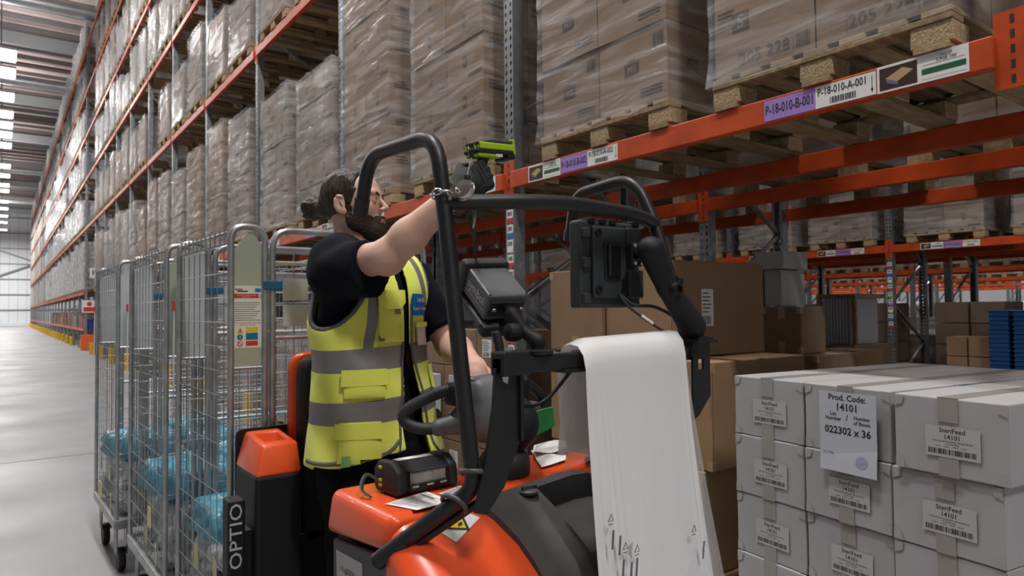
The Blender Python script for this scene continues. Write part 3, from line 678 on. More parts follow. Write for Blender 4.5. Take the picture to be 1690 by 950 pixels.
# ------------------------------------------------------------------ white carton stack (front right)
M_WCARD = mat('white_cardboard', (.43, .43, .435), .5, var=.05, scale=6, bump=.04, bscale=14, rand=.03)
M_WTAPE = mat('clear_tape_on_white', (.35, .335, .315), .2, spec=.7)
M_LABEL = mat('white_carton_label', (.49, .49, .49), .35); M_INK = mat('dark_label_ink', (.03, .03, .033), .5)
CW, CD, CH = .346, .392, .2435
def white_carton_mesh():
    return MB().box(0.002, .002, .001, CD - .002, CW - .002, CH - .001).mesh('carton', [M_WCARD], bevel=.004)
WCM = white_carton_mesh(); _g = .0006
M_WTAB = mat('clear_tape_tab', (.44, .435, .425), .15, spec=.8)
WTM = [MB().box(*q).mesh('tape_strip', M_WTAPE) for q in ((-_g, CW / 2 - .03, CH - .075, .001, CW / 2 + .03, CH + _g), (-_g, CW / 2 - .03, 0, .001, CW / 2 + .03, .075), (-_g, CW / 2 - .03, CH - .001, CD + _g, CW / 2 + .03, CH + _g), (CD - .001, CW / 2 - .03, CH - .07, CD + _g, CW / 2 + .03, CH))]
tabs = []
for (y, z, sy, sz) in ((.0, CH, 1, -1), (CW, CH, -1, -1), (0, 0, 1, 1), (CW, 0, -1, 1)):
    q = MB(); g = -_g; q.add([(g, y + sy * .003, z + sz * .004), (g, y + sy * .034, z + sz * .004), (g, y + sy * .03, z + sz * .03), (g, y + sy * .004, z + sz * .04)], [(0, 1, 2, 3)])
    tabs.append(q.mesh('tape_tab', M_WTAB))
def TL(F, x, y): return T(F, x, y, .00025)
def carton_label(m_w=.19, m_h=.112):
    F = frame((-.0012, CW / 2 - .012, .108), (0, -.86, 0), (0, 0, .86)) @ Matrix.Scale(.86, 4); b = MB(); rect(b, F, -m_w / 2, -m_h / 2, m_w / 2, m_h / 2, 0)
    put_text(b, 'SteriFeed', TL(F, 0, .040), .024, 1, .012); put_text(b, '14101', TL(F, 0, .0165), .024, 1, .012)
    put_text(b, '100ml Sterile Disposable Storage Bottles', TL(F, 0, .001), .0085, 1, .004); put_text(b, '36 Sealed Bags', TL(F, 0, -.008), .008, 1)
    [rect(b, TL(F, 0, 0), -.06 + .03 * q, -.018, -.04 + .03 * q, -.0165, 1) for q in range(4)]
    barcode(b, TL(F, 0, 0), -.085, -.046, .085, -.027, 1, 44, 9)
    return b.mesh('label', [M_LABEL, M_INK], recalc=False)
WLM = carton_label()
ang = radians(8.5); e1 = Vector((sin(ang), cos(ang), 0)); e2 = Vector((cos(ang), -sin(ang), 0)); PA = Vector((2.511, 1.805, .187))
ROW = ['bottom', 'second', 'third', 'top']; COLN = ['far', 'middle', 'near']; DEPN = ['front', 'centre', 'back']
rw = random.Random(3)
stack_frame = Matrix((e2, e1, Vector((0, 0, 1)))).transposed().to_4x4()
p = thing('pallet', 'wooden pallet under the stack of white cartons', 'pallet', (*(PA - e1 * .49 - e2 * .03).xy, 0), -ang); pallet_parts(p)
for r_ in range(4):
    for c in range(3):
        for d in range(3):
            if d == 1 and c == 1 and r_ < 3: continue
            dx = (-.020 if c == 2 and r_ == 3 else (-.012 if c == 2 else 0)) + rw.uniform(-.006, .006); dth = rw.uniform(-.012, .012) + (.03 if (c == 2 and r_ == 3) else 0)
            P = PA + e2 * (CD * d + dx + .003 * d) - e1 * (CW * (c + 1) + .004 * c + (.022 if (c == 2 and r_ == 3) else 0)) + Vector((0, 0, r_ * CH - (.042 if r_ == 0 else 0)))
            t = thing('white_carton', 'white taped carton, %s layer of the stack, %s row, %s end' % (ROW[r_], DEPN[d], COLN[c]) if c != 1 else 'white taped carton, %s layer of the stack, %s row, between its neighbours' % (ROW[r_], DEPN[d]), 'carton', P, -ang + dth * .5, 'white cartons on the stack')
            if r_ == 0: t.scale.z = (CH + .042) / CH
            link('carton_body', WCM, t)
            for qi, q in enumerate(WTM):
                if (d == 0 and qi < 2) or (r_ == 3 and qi > 1): link('tape_strip', q, t)
            if d == 0:
                link('label', WLM, t)
                for q in tabs: link('tape_tab', q, t)
            if c == 2 and d == 0: o = link('label', WLM, t, loc=(.02, .0, 0), rot=(0, 0, pi / 2)); o.location = (.02 + CW / 2 + .18, 0.0, 0)
# notice sheet taped over two cartons of the front
F = frame((0, 0, 0), -e1, (0, 0, 1)); b = MB(); Wn, Hn = .225, .285
n_ = 6
for i in range(n_):
    y1, y0_ = Hn / 2 - Hn * i / n_, Hn / 2 - Hn * (i + 1) / n_; zf = lambda y: .002 + (.004 * max(0, (-y - .07) / .08) ** 1.5 if y < -.07 else 0)
    b.quad(F @ Vector((-Wn / 2, y0_, zf(y0_))), F @ Vector((Wn / 2, y0_, zf(y0_) + (.003 if i > 3 else 0))), F @ Vector((Wn / 2, y1, zf(y1) + (.003 if i > 4 else 0))), F @ Vector((-Wn / 2, y1, zf(y1))), 0)
for s, x, y, h, bo in (('Prod. Code:', 0, .122, .030, .02), ('14101', 0, .088, .036, .025), ('Lot', -.055, .063, .019, .02), ('Number', -.055, .046, .019, .02), ('/', .0, .052, .030, .01), ('Number', .058, .056, .018, .02), ('of Boxes', .058, .038, .018, .02), ('022302 x 36', 0, .004, .036, .025)): put_text(b, s, T(F, x, y, .0024), h, 1, bo)
put_text(b, 'PO 9746', T(F, -.075, -.08, .006), .012, 1, .01)
sl = [(.022 * cos(a), .022 * sin(a)) for a in [i * pi / 10 for i in range(20)]]; b.add([T(F, .055, -.095, .0068) @ Vector((x, y, 0)) for x, y in sl], [tuple(range(20))], 2)
put_text(b, 'NHS', T(F, .055, -.095, .0074), .014, 0, .01)
M_SHEET = mat('printed_sheet', (.54, .56, .61), .3); nt = link('paper_notice', b.mesh('paper_notice', [M_SHEET, M_INK, mat('pale_blue_stamp', (.4, .45, .62), .5)], recalc=False))
nt.location = PA - e1 * (CW + .196) + Vector((0, 0, .812)) - e2 * .012
tag(nt, 'printed white notice sheet with product code and box count, taped on the white cartons', 'notice')
# ------------------------------------------------------------------ brown cartons standing in the floor bays
M_CTAPE = mat('tan_tape', (.40, .27, .15), .3, spec=.6)
def big_carton(label, x0, y0, x1, y1, z0, z1, m=M_CARDW, lab=None, group='brown cartons in the floor bays', tape=True, name='brown_carton', flaps=True):
    t = thing(name, label, 'carton', ((x0 + x1) / 2, (y0 + y1) / 2, z0), 0, group)
    part('carton_body', MB().box(x0, y0, z0, x1, y1, z1), m, t, bevel=.006)
    if tape:
        ym = (y0 + y1) / 2; g = .0008; xm = (x0 + x1) / 2
        for q in ((x0 - g, ym - .028, z1 - .09, x1 + g, ym + .028, z1 + g), (x0 - g, ym - .028, z0 + .002, x0 + .001, ym + .028, z0 + .09), (xm - .028, y0 - g, z1 - .001, xm + .028, y1 + g, z1 + g), (x0 - g, y0 - g, z1 - .05, x0 + .03, y0 + .03, z1 - .003), (x0 - g, y1 - .03, z1 - .05, x0 + .03, y1 + g, z1 - .003), (x0 - g, y0 - g, z0 + .003, x0 + .03, y0 + .03, z0 + .05)): part('tape_strip', MB().box(*q), M_CTAPE, t)
    if flaps:
        b = MB(); b.box(x0 - .0007, y0 + .004, (z0 + z1) / 2 - .0, x0, y0 + .006, z1 - .01); b.box(x0 + .006, y0 - .0007, z0 + .03, x0 + .009, y0, z1 - .03); part('fold_line', b, M_FADEINK, t)
    if lab:
        for (face, u, z, w, h) in lab:
            b = MB()
            F = frame((x0 - .001, u, z), (0, -1, 0), (0, 0, 1)) if face == 'x' else frame((u, y0 - .001, z), (1, 0, 0), (0, 0, 1))
            rect(b, F, -w / 2, -h / 2, w / 2, h / 2, 0)
            for i in range(6): rect(b, T(F, 0, 0), -w * .42, h * (.4 - i * .1), w * (.1 + .06 * ((i * 3) % 5)), h * (.37 - i * .1), 1)
            barcode(b, T(F, 0, 0), -w * .4, -h * .45, w * .3, -h * .22, 1, 14, 2)
            part('shipping_label', b, [M_WHITE, M_INK], t, recalc=False)
    return t
def floor_pallet(label, x, y): t = thing('pallet', label, 'pallet', (x, y, 0), 0, 'pallets on the floor bays'); pallet_parts(t); return t
floor_pallet('wooden floor pallet under the big brown cartons beside the white stack', 2.74, 2.62)
big_carton('large tan carton with white label, highest beside the screen arm', 2.76, 2.36, 3.58, 2.83, 1.19, 1.70, lab=[('y', 3.06, 1.45, .10, .2)])
big_carton('large tan carton behind the vehicle screen, farther one of the upper pair', 2.74, 2.845, 3.5, 3.30, 1.20, 1.68)
big_carton('tan carton in the middle tier, directly right of the hanging clear bags', 2.74, 2.10, 3.56, 2.60, .66, 1.185)
big_carton('tan carton in the middle tier, behind the hanging clear bags', 2.72, 2.62, 3.5, 3.28, .66, 1.185)
big_carton('brown carton with white label in the bottom tier right of the hanging bags', 2.72, 2.14, 3.5, 2.66, .146, .655, lab=[('x', 2.3, .42, .12, .16)])
big_carton('brown carton in the bottom tier behind the hanging bags', 2.70, 2.68, 3.5, 3.25, .146, .655)
# second rack depth: dark cartons with white boxes on top
big_carton('dark brown carton under the two white boxes, top of its column', 4.72, 2.81, 5.06, 3.12, 1.10, 1.45, M_CARD, group='cartons in the rack behind')
big_carton('dark brown carton, second from top below the white boxes', 4.70, 2.68, 5.3, 3.22, .80, 1.095, M_CARD, group='cartons in the rack behind')
big_carton('dark brown carton on the floor below the white boxes', 4.70, 2.6, 5.4, 3.3, .0, .795, M_CARD, group='cartons in the rack behind')
big_carton('small white box standing on the dark carton column', 4.73, 2.97, 5.06, 3.11, 1.455, 1.73, M_WCARD, tape=False, group='white boxes on the carton column', name='white_box')
big_carton('flat grey-white box lying on top of the small white box', 4.70, 2.93, 5.04, 3.17, 1.735, 1.87, M_WCARD, tape=False, group='white boxes on the carton column', name='white_box')
big_carton('low tan carton between the dark carton column and the grey panels', 5.45, 2.78, 5.9, 3.15, .0, 1.09, M_CARDW, group='cartons in the rack behind')
b = MB()
for i in range(9): b.box(0, i * .04, 0, .5, i * .04 + .03, .42)
gp = thing('panel_stack', 'upright stack of grey panels held in a wooden frame behind the cartons', 'panels', (6.2, 3.2, 1.10))
for i in range(9): part('panel', MB().box(0, i * .029, 0, .5, i * .029 + .022, .42), mat('grey_panel_board', (.45, .47, .5), .4) if i == 0 else bpy.data.materials['grey_panel_board'], gp, world=False)
b = MB(); b.box(-.03, -.06, .42, .55, .31, .46); b.box(-.03, -.06, 0, .0, -.02, .42); b.box(-.03, .27, 0, 0, .31, .42); part('wooden_frame', b, M_WOOD, gp, world=False)
big_carton('plain carton base under the upright grey panels', 6.1, 3.12, 6.8, 3.54, .0, 1.095, M_CARD, group='cartons in the rack behind', tape=False)
# floor bay behind the worker: dark cartons with white labels
nn = 0
for c in range(2): floor_pallet('wooden floor pallet behind the worker, %s from the first upright' % ordinal(c), 2.80, 4.31 + c * 1.16)
for c in range(5):
    for r_ in range(4 if c < 3 else 3):
        y = 3.74 + c * .47 + .05; z = .15 + r_ * .29
        if y > 6.1: continue
        big_carton('brown labelled carton behind the worker, %s column, %s from the floor' % (ordinal(c), ordinal(r_)), 2.82, y, 3.4, y + .46, z, z + .285, M_CARD, lab=[('x', y + .33, z + .15, .12, .13)], group='labelled cartons behind the worker', tape=False, flaps=False)
big_carton('white carton glimpsed between the worker and the handlebar', 2.45, 4.72, 2.79, 4.98, .0, .95, M_WCARD, tape=False, name='white_box')
for k in range(2, NB):
    for j in range(2):
        y = Y0 + k * PITCH + (.7, 2.0)[j]
        single('wrapped floor pallet behind the roll cages, %s bay from camera, %s one' % (BAYN[k], ('nearer', 'farther')[j]), 'wrapped pallets on the floor behind the cages', (RX + .12, y, 0.001), (.9, 1.2, 1.0, 1.3)[(k * 2 + j) % 4], (0, 1, 3, 4)[(k + j) % 4])
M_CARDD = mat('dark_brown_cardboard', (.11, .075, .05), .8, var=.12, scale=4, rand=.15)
# floor goods across the next aisle
nn = 0
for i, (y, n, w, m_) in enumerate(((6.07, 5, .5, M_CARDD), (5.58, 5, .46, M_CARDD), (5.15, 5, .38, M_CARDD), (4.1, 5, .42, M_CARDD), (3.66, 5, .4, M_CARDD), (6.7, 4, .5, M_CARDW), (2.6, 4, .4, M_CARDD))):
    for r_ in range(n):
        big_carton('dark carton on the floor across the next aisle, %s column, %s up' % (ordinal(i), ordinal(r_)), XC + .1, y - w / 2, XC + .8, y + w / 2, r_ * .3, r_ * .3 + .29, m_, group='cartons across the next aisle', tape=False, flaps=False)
for i, y in enumerate((3.82, 3.56)):
    for r_ in range(4): big_carton('small pale carton in front of the dark ones across the aisle, %s column, %s up' % (ordinal(i), ordinal(r_)), XC - .5, y - .12, XC - .05, y + .12, r_ * .26, r_ * .26 + .25, M_CARDW, group='pale cartons across the next aisle', tape=False, flaps=False)
M_TRAY = mat('blue_plastic_tray', (.008, .075, .22), .45)
tm = MB(); tm.box(-.17, -.1, 0, .17, .1, .042); tm.box(-.182, -.112, .042, .182, .112, .055); tm = tm.mesh('tray', M_TRAY, bevel=.006)
for i, (x, y) in enumerate(((XC - .5, 3.28), (XC - .5, 3.02), (XC - .1, 3.3), (XC - .1, 3.04))):
    for r_ in range(25):
        o = link('blue_tray', tm, None, loc=(x, y, r_ * .055)); tag(o, 'blue tray in the %s ribbed blue stack across the aisle, %s up from the floor' % (ordinal(i), ordinal(r_)), 'tray', 'blue trays across the next aisle')
big_carton('opened tan carton lying flat behind the white stack', 4.0, .9, 4.6, 1.5, 0.0, 1.02, M_CARDW, group=None, tape=False)
# ------------------------------------------------------------------ roll cages on the truck's forks
M_WIRE = mat('zinc_wire', (.50, .52, .53), .35, .8, var=.2, scale=20); M_TUBE = mat('zinc_tube', (.46, .48, .49), .36, .75, var=.3, scale=12)
M_PLATE = mat('zinc_sheet', (.58, .61, .62), .5, .35, var=.2, scale=4, rvar=.1); M_PLATEG = mat('green_tinted_zinc_sheet', (.50, .55, .43), .45, .35, var=.15, scale=3, rvar=.1)
M_RUBBER = mat('black_rubber', (.02, .02, .021), .6); M_CLIP = mat('blue_plastic_clip', (.01, .10, .22), .4); M_STRAPW = mat('white_strap', (.7, .7, .7), .6)
M_BLUEPK = film('blue_plastic_pack', .5, (.12, .50, .70), .2, scale=9, amp=.4, bump=1.0); M_CLEARPK = film('clear_plastic_bag', .42, (.8, .84, .86), .15, scale=11, amp=.5, bump=1.4)
M_PACKIN = mat('pale_pack_contents', (.45, .5, .55), .6, var=.5, scale=7, col2=(.25, .12, .14)); M_YLAB = mat('pale_yellow_slip', (.75, .7, .32), .5)
M_CREAM = mat('cream_notice', (.76, .74, .66), .4)
def wires(b, o, ex, ez, w, h, sx, sz, r=.0018):
    n = max(1, round(w / sx)); m = max(1, round(h / sz)); o = Vector(o); ex = Vector(ex); ez = Vector(ez)
    for i in range(1, n): b.tube([o + ex * (w * i / n), o + ex * (w * i / n) + ez * h], r, 5, cap=False)
    for j in range(1, m): b.tube([o + ez * (h * j / m), o + ez * (h * j / m) + ex * w], r, 5, cap=False)
def arch(x0, x1, y, z0, zt, r=.05): return fillet([(x0, y, z0), (x0, y, zt), (x1, y, zt), (x1, y, z0)], r, 6)
def pack_mesh(name, d, seed, mats, wr=.02):
    r = random.Random(seed); sd = SDF((-d[0] / 2 - .05, -d[1] / 2 - .05, -.03), (d[0] / 2 + .05, d[1] / 2 + .05, d[2] + .05), .018)
    sd.rbox((0, 0, d[2] / 2), (d[0] / 2, d[1] / 2, d[2] / 2), None, min(d) * .28)
    P = sd.grid(); a = [r.uniform(20, 45) for _ in range(6)]; ph = r.random() * 9
    sd.D += (np.sin(P[..., 0] * a[0] + ph) * np.sin(P[..., 1] * a[1]) * np.sin(P[..., 2] * a[2] + 1) * wr + np.abs(np.sin((P[..., 0] + P[..., 2]) * a[3] + P[..., 1] * a[4])) * wr * .5).astype(np.float32)
    V, F = sd.net(0); return np_mesh(name, V, F, mats)
PK_B = [pack_mesh('wrap', (.32, .31, .15), i, M_BLUEPK) for i in range(3)]; PK_C = [pack_mesh('bag', (.31, .30, .165), 5 + i, M_CLEARPK, .035) for i in range(3)]
PK_I = [pack_mesh('contents', (.26, .25, .115), 9 + i, M_PACKIN, .03) for i in range(2)]; PK_IB = pack_mesh('contents', (.27, .26, .11), 12, mat('pale_blue_contents', (.25, .5, .62), .6, var=.4, scale=8), .015)
SLIP = MB().box(0, -.03, -.045, .002, .03, .045).mesh('paper_slip', M_YLAB)
def cage(nm, x, y, rz, L, w, green, near=False, wn=.135, z0=.29, zt=1.74):
    t = thing('roll_cage', 'galvanised wire roll cage with plastic packs, ' + nm, 'roll cage', (x, y, 0), rz, 'roll cages behind the truck')
    def P(n, b, m, **k): return part(n, b, m, t, world=False, **k)
    tr = .0112
    for yy in (0, L):
        P('plate_frame', MB().tube(arch(tr, wn - tr, yy, z0, zt), tr, 10), M_TUBE, smooth=1)
        pl = [(tr, 1.27), (wn - tr, 1.27), (wn - tr, 1.665), (wn * .62, 1.722), (wn * .5, 1.722), (tr, 1.64)]
        ps = P('sheet_panel', MB().prism(pl, yy + .004, yy + .007, 'y'), M_PLATEG if green and yy == 0 else M_PLATE)
        b = MB(); wires(b, (tr, yy, z0 + .05), (1, 0, 0), (0, 0, 1), wn - 2 * tr, .92, .03, .085); b.tube([(tr, yy, 1.262), (wn - tr, yy, 1.262)], .006, 6); P('wire_mesh', b, M_WIRE)
        P('gate_frame', MB().tube(arch(wn + .015, w - tr, yy, z0, zt - .005, .07), tr, 10), M_TUBE, smooth=1)
        b = MB(); wires(b, (wn + .015, yy, z0 + .05), (1, 0, 0), (0, 0, 1), w - wn - .03, zt - z0 - .13, .075, .06, .0026)
        for zz in (.62, 1.0, 1.36, 1.62): b.tube([(wn + .01, yy, zz), (w - tr, yy, zz)], .008, 6)
        P('wire_mesh', b, M_WIRE)
        for zz in (1.44, 1.53): P('name_plate', MB().box(wn + .05, yy - .006, zz - .04, wn + .14, yy - .003, zz + .035), M_PLATE)
        P('clip', MB().box(wn - .022, yy - .018, 1.527, wn + .045, yy - .010, 1.557), M_CLIP, bevel=.003)
    for xx, sx in ((tr, .055), (w - tr, .055)):
        b = MB(); wires(b, (xx, 0, z0 + .03), (0, 1, 0), (0, 0, 1), L, zt - z0 - .10, .078, .086); P('wire_mesh', b, M_WIRE)
        for zz in (zt - .02, zt - .055): P('top_rail', MB().tube([(xx, .03, zz), (xx, L - .03, zz)], .006, 8), M_TUBE)
        b = MB(); n = 12
        for i in range(n): b.tube([(xx - .012, L * (i + .5) / n, zt - .062), (xx - .012, L * (i + .5) / n, zt - .012)], .003, 5)
        P('rail_wire_ends', b, M_WIRE)['kind'] = 'stuff'
        b = MB(); b.box(xx - .014, 0, z0 - .025, xx + .014, L, z0 + .025); P('bottom_rail', b, M_TUBE, bevel=.003)
    P('deck', MB().box(0, .0, z0 - .015, w, L, z0 + .005), M_PLATE)
    for yy in (0, L): P('cross_rail', MB().box(0, yy - .014, z0 - .025, w, yy + .014, z0 + .025), M_TUBE, bevel=.003)
    for xx in (.05, w - .05):
        for yy in (.12, L - .12):
            b = MB(); b.box(xx - .028, yy - .045, .1, xx - .022, yy + .045, z0 - .02); b.box(xx + .022, yy - .045, .1, xx + .028, yy + .045, z0 - .02); b.box(xx - .03, yy - .05, z0 - .03, xx + .03, yy + .05, z0 - .02)
            c = P('caster', b, M_GALV); part('caster_wheel', MB().lathe([(.03, -.018), (.062, -.018), (.065, -.01), (.065, .01), (.062, .018), (.03, .018)], (xx, yy, .066), 18, Matrix.Rotation(pi / 2, 3, 'Y')), M_RUBBER, c, world=False, smooth=.6)
    for yy in (L + .03,):
        P('strap', MB().box(-.004, yy - .006, 1.13, -.001, yy + .012, 1.5), M_STRAPW); P('strap_end', MB().box(-.006, yy - .01, 1.46, .0, yy + .015, 1.5), M_RED)
    if near: # damaged safety notice on the plate
        F = frame((wn * .5, .0035, 1.435), (1, 0, 0), (0, 0, 1)); b = MB(); W2, H2 = .049, .105
        b.add([F @ Vector(q) for q in ((-W2, -H2, 0), (W2, -H2, 0), (W2, H2 * .55, 0), (W2 * .8, H2 * .6, 0), (W2 * .85, H2 * .72, 0), (W2, H2 * .74, 0), (W2, H2, 0), (-W2, H2, 0))], [tuple(range(8))], 0); Z = T(F, 0, 0)
        rect(b, Z, -W2, H2 * .6, W2 * .75, H2 * .74, 1); put_text(b, 'This Roll Container is the', T(F, -.004, .0725, .0009), .0062, 0); put_text(b, 'property of', T(F, -.004, .0665, .0009), .0062, 0)
        rect(b, Z, -W2 * .85, H2 * .86, -W2 * .35, H2 * .9, 1); rect(b, Z, -W2 * .7, H2 * .8, 0, H2 * .84, 2); rect(b, Z, W2 * .5, H2 * .8, W2 * .9, H2 * .92, 3)
        for i in range(9): rect(b, Z, -W2 * .88, H2 * (.46 - i * .07), W2 * (.85 - .12 * ((i * 5) % 4)), H2 * (.445 - i * .07), 2)
        put_text(b, 'IMPORTANT SAFETY NOTICE', T(F, 0, -.021), .0068, 1); put_text(b, 'DO NOT COVER', T(F, 0, -.028), .0068, 1)
        b.add([Z @ Vector(q) for q in ((-.036, -.054, 0), (-.014, -.054, 0), (-.025, -.036, 0))], [(0, 1, 2)], 4); rect(b, T(F, 0, 0, .001), -.0262, -.05, -.0238, -.041, 5)
        for cy, mm in ((-.068, 6), (-.09, 1)):
            b.lathe([(.0095, 0), (.0095, .0003)], Z @ Vector((-.025, cy, 0)), 16, F.to_3x3(), mm)
        rect(b, T(F, 0, 0, .0012), -.026, -.073, -.024, -.063, 0); b.lathe([(.0068, .0004), (.0068, .0006)], Z @ Vector((-.025, -.09, 0)), 16, F.to_3x3(), 0); bb_ = MB(); b.bar(F @ Vector((-.031, -.084, .0016)), F @ Vector((-.019, -.096, .0016)), .0022, .0004, F.to_3x3() @ Vector((0, 0, 1)), 1)
        rect(b, Z, -.006, -.052, .034, -.036, 7); rect(b, Z, -.006, -.078, .034, -.055, 6); rect(b, Z, -.006, -.098, .034, -.082, 1)
        part('safety_notice', b, [M_CREAM, M_RED, M_INK, M_BLUE, M_YELLOW, M_BLACKINK, mat('teal_symbol', (.01, .16, .24), .5), mat('yellow_panel', (.75, .55, .04), .5)], ps if False else t, world=False, recalc=False)
    # goods inside: bags low down, blue packs on top
    rc = random.Random(int(y * 100)); wt_ = lambda i, j: (.2 + .36 * i, L * (.27 + .47 * j))
    nmz = ['farthest roll cage', 'middle roll cage', 'nearest roll cage'][0 if y > 4 else (1 if y > 3 else 2)]; ct, st = cos(rz), sin(rz)
    for lv, (zz, ms, nme, lab) in enumerate(((z0 + .006, PK_C, 'clear_bag', 'crinkled clear plastic bag low in the '), (z0 + .155, PK_C, 'clear_bag', 'crinkled clear plastic bag in the middle layer of the '), (z0 + .315, PK_B, 'blue_pack', 'blue plastic-wrapped pack on top in the '))):
        for i in range(2):
            for j in range(2):
                px, py = wt_(i, j); px += rc.uniform(-.02, .02); gx, gy = x + px * ct - py * st, y + px * st + py * ct
                k = thing(nme, lab + nmz + ', %s %s' % (('aisle side', 'rack side')[i], ('near', 'far')[j]), 'bag' if nme == 'clear_bag' else 'pack', (gx, gy, zz - (.04 if (lv == 2 and (i + j) % 2) else 0)), rc.uniform(-.2, .2), 'packs in the roll cages')
                link('wrap' if lv == 2 else 'bag', ms[(i + j * 2 + lv) % 3], k); link('contents', PK_IB if lv == 2 else PK_I[(i + j) % 2], k, loc=(0, 0, .02))
                if lv < 2 and i == 0: link('paper_slip', SLIP, k, loc=(-.185, rc.uniform(-.08, .08), .08))
cage('the nearest, directly behind the truck backrest', .6, 2.40, radians(2.2), .69, .77, True, True)
cage('middle of the row of three', .553, 3.25, radians(1.6), .82, .77, True)
cage('the farthest, at the aisle end of the row', .505, 4.37, radians(1.4), .82, .77, False)
# ------------------------------------------------------------------ the order picking truck
M_TORANGE = mat('orange_truck_paint', (.78, .088, .02), .32, coat=.2, var=.08, scale=3, rvar=.06)
M_BLACK = mat('black_powder_coat', (.012, .012, .013), .42, var=.2, scale=30, bump=.03, bscale=400)
M_BLKPL = mat('black_textured_plastic', (.010, .010, .011), .6, spec=.35, bump=.08, bscale=500); M_GREYPL = mat('grey_moulded_plastic', (.135, .14, .145), .5, bump=.05, bscale=350)
M_TRAYPL = mat('dark_grey_tray_plastic', (.072, .073, .073), .55, var=.35, scale=9, bump=.08, bscale=260); M_SIDEP = mat('dark_grey_side_panel', (.045, .047, .05), .5)
M_CUSH = mat('black_vinyl_cushion', (.008, .008, .009), .65); M_STEEL = mat('bright_steel', (.6, .6, .6), .25, 1.0)
TK = thing('order_picking_truck', 'orange and black ride-on order picking truck with black tube guard in the foreground', 'truck', (1.0, 1.4, 0))
def TP(n, b, m, parent=None, **k): return part(n, b, m, parent or TK, **k)
# lower body, forks, platform
TP('chassis', MB().box(.645, 1.275, .06, 1.355, 1.585, .93), M_BLKPL, bevel=.015); TP('chassis_front', MB().box(.65, .74, .06, 1.33, 1.275, .30), M_BLKPL, bevel=.015)
TP('platform', MB().box(.63, 1.585, .06, 1.37, 2.32, .165), M_BLKPL, bevel=.01)
for x in (.78, 1.1): TP('fork', MB().box(x, 2.32, .07, x + .16, 5.2, .12), M_BLACK, bevel=.01)
for x in (.86, 1.18): TP('fork_wheel', MB().lathe([(.01, -.05), (.04, -.05), (.04, .05), (.01, .05)], (x, 5.05, .042), 16, Matrix.Rotation(pi / 2, 3, 'Y')), M_RUBBER)
for x in (.75, 1.25): TP('drive_wheel', MB().lathe([(.03, -.04), (.11, -.04), (.115, -.03), (.115, .03), (.11, .04), (.03, .04)], (x, 1.1, .115), 22, Matrix.Rotation(pi / 2, 3, 'Y')), M_RUBBER, smooth=.6)
# side panel with serial label
sp = TP('side_panel', MB().hexa([(.632, 1.285, .3), (.65, 1.285, .3), (.65, 1.575, .3), (.632, 1.575, .3), (.632, 1.285, .948), (.65, 1.285, .948), (.65, 1.575, .915), (.632, 1.575, .915)]), M_SIDEP, bevel=.006)
F = frame((.6312, 1.475, .855), (0, -1, .06), (0, 0, 1)); b = MB(); rect(b, F, -.075, -.05, .07, .045, 0); put_text(b, 'I-Tug602228', T(F, -.012, .008), .017, 1, .004, sx=.9); rect(b, T(F, 0, 0), -.055, -.014, -.005, -.011, 1)
TP('serial_label', b, [mat('grey_foil_label', (.42, .42, .42), .4), M_INK], sp, recalc=False)
TP('side_post', MB().box(.628, 1.262, .3, .65, 1.283, .955), M_BLACK, bevel=.004)
# rear cover: rounded block beside the operator
poly = [(.622, 1.60), (.622, 1.283), (.66, 1.278), (.85, 1.288), (1.378, 1.435), (1.378, 1.60)]
b = MB(); n = len(poly); vs = []
for (x, y) in poly: vs.append((x, y, .925 + (1.6 - y) * .11 if x < .7 else .93))
for (x, y) in poly: vs.append((x + (.012 if x < .64 else (-.012 if x > 1.3 else 0)), y - (.01 if y > 1.59 else 0), 1.032 - (.004 if x < .64 else 0)))
b.add(vs, [tuple(range(n))[::-1], tuple(range(n, 2 * n))] + [(i, (i + 1) % n, n + (i + 1) % n, n + i) for i in range(n)])
TP('rear_cover', b, M_TORANGE, bevel=.02, seg=4, smooth=.9)
# front cover: heightfield with a rounded shoulder
def y_rear(x): return 1.268 if x < .66 else (1.268 + (x - .66) * .05 if x < .85 else 1.278 + (x - .85) * .278)
def ztop(y): return 1.018 if y > 1.27 else 1.018 - .62 * (1.27 - y) - .9 * max(0, 1.09 - y)
def xl(y): return .875 - max(0, y - 1.22) * .5 if y > 1.22 else (.875 if y > 1.095 else .875 - (1.095 - y) * .08)
def zfront(x, y):
    r = .06 + .12 * max(0, 1.27 - y); d = 0
    for e in (x - .62, 1.38 - x):
        if e < r: d = max(d, r - sqrt(max(0, r * r - (r - e) ** 2)))
    return ztop(y) - d * .9 - (.05 * max(0, (x - 1.2) / .15) if y < 1.27 else 0)
xs = [.62, .6215, .626, .634, .645, .66, .68, .70, .73, .78, .82, .84, .85, .86, .87, .88, .885, .89, .895, .90, .91, .95, 1.1, 1.25, 1.3, 1.33, 1.35, 1.366, 1.375, 1.38]; NT = 26; rows = []
for i in range(NT + 1):
    s = i / NT; row = []
    for x in xs: y = y_rear(x) + (.70 - y_rear(x)) * s; row.append((x, y, zfront(x, y) - (.14 if (x > xl(y) + .01 and i > 0 and x < 1.37) else 0)))
    rows.append(row)
rows.insert(0, [(x, y, .45) for x, y, z in rows[0]]); rows.append([(x, y, .3) for x, y, z in rows[-1]])
b = MB(); b.loft(rows, cap=False, closed=False)
for q in (0, -1): b.loft([[(r[q][0], r[q][1], .3 if k else r[q][2]) for r in rows[1:-1]] for k in (0, 1)], cap=False, closed=False)
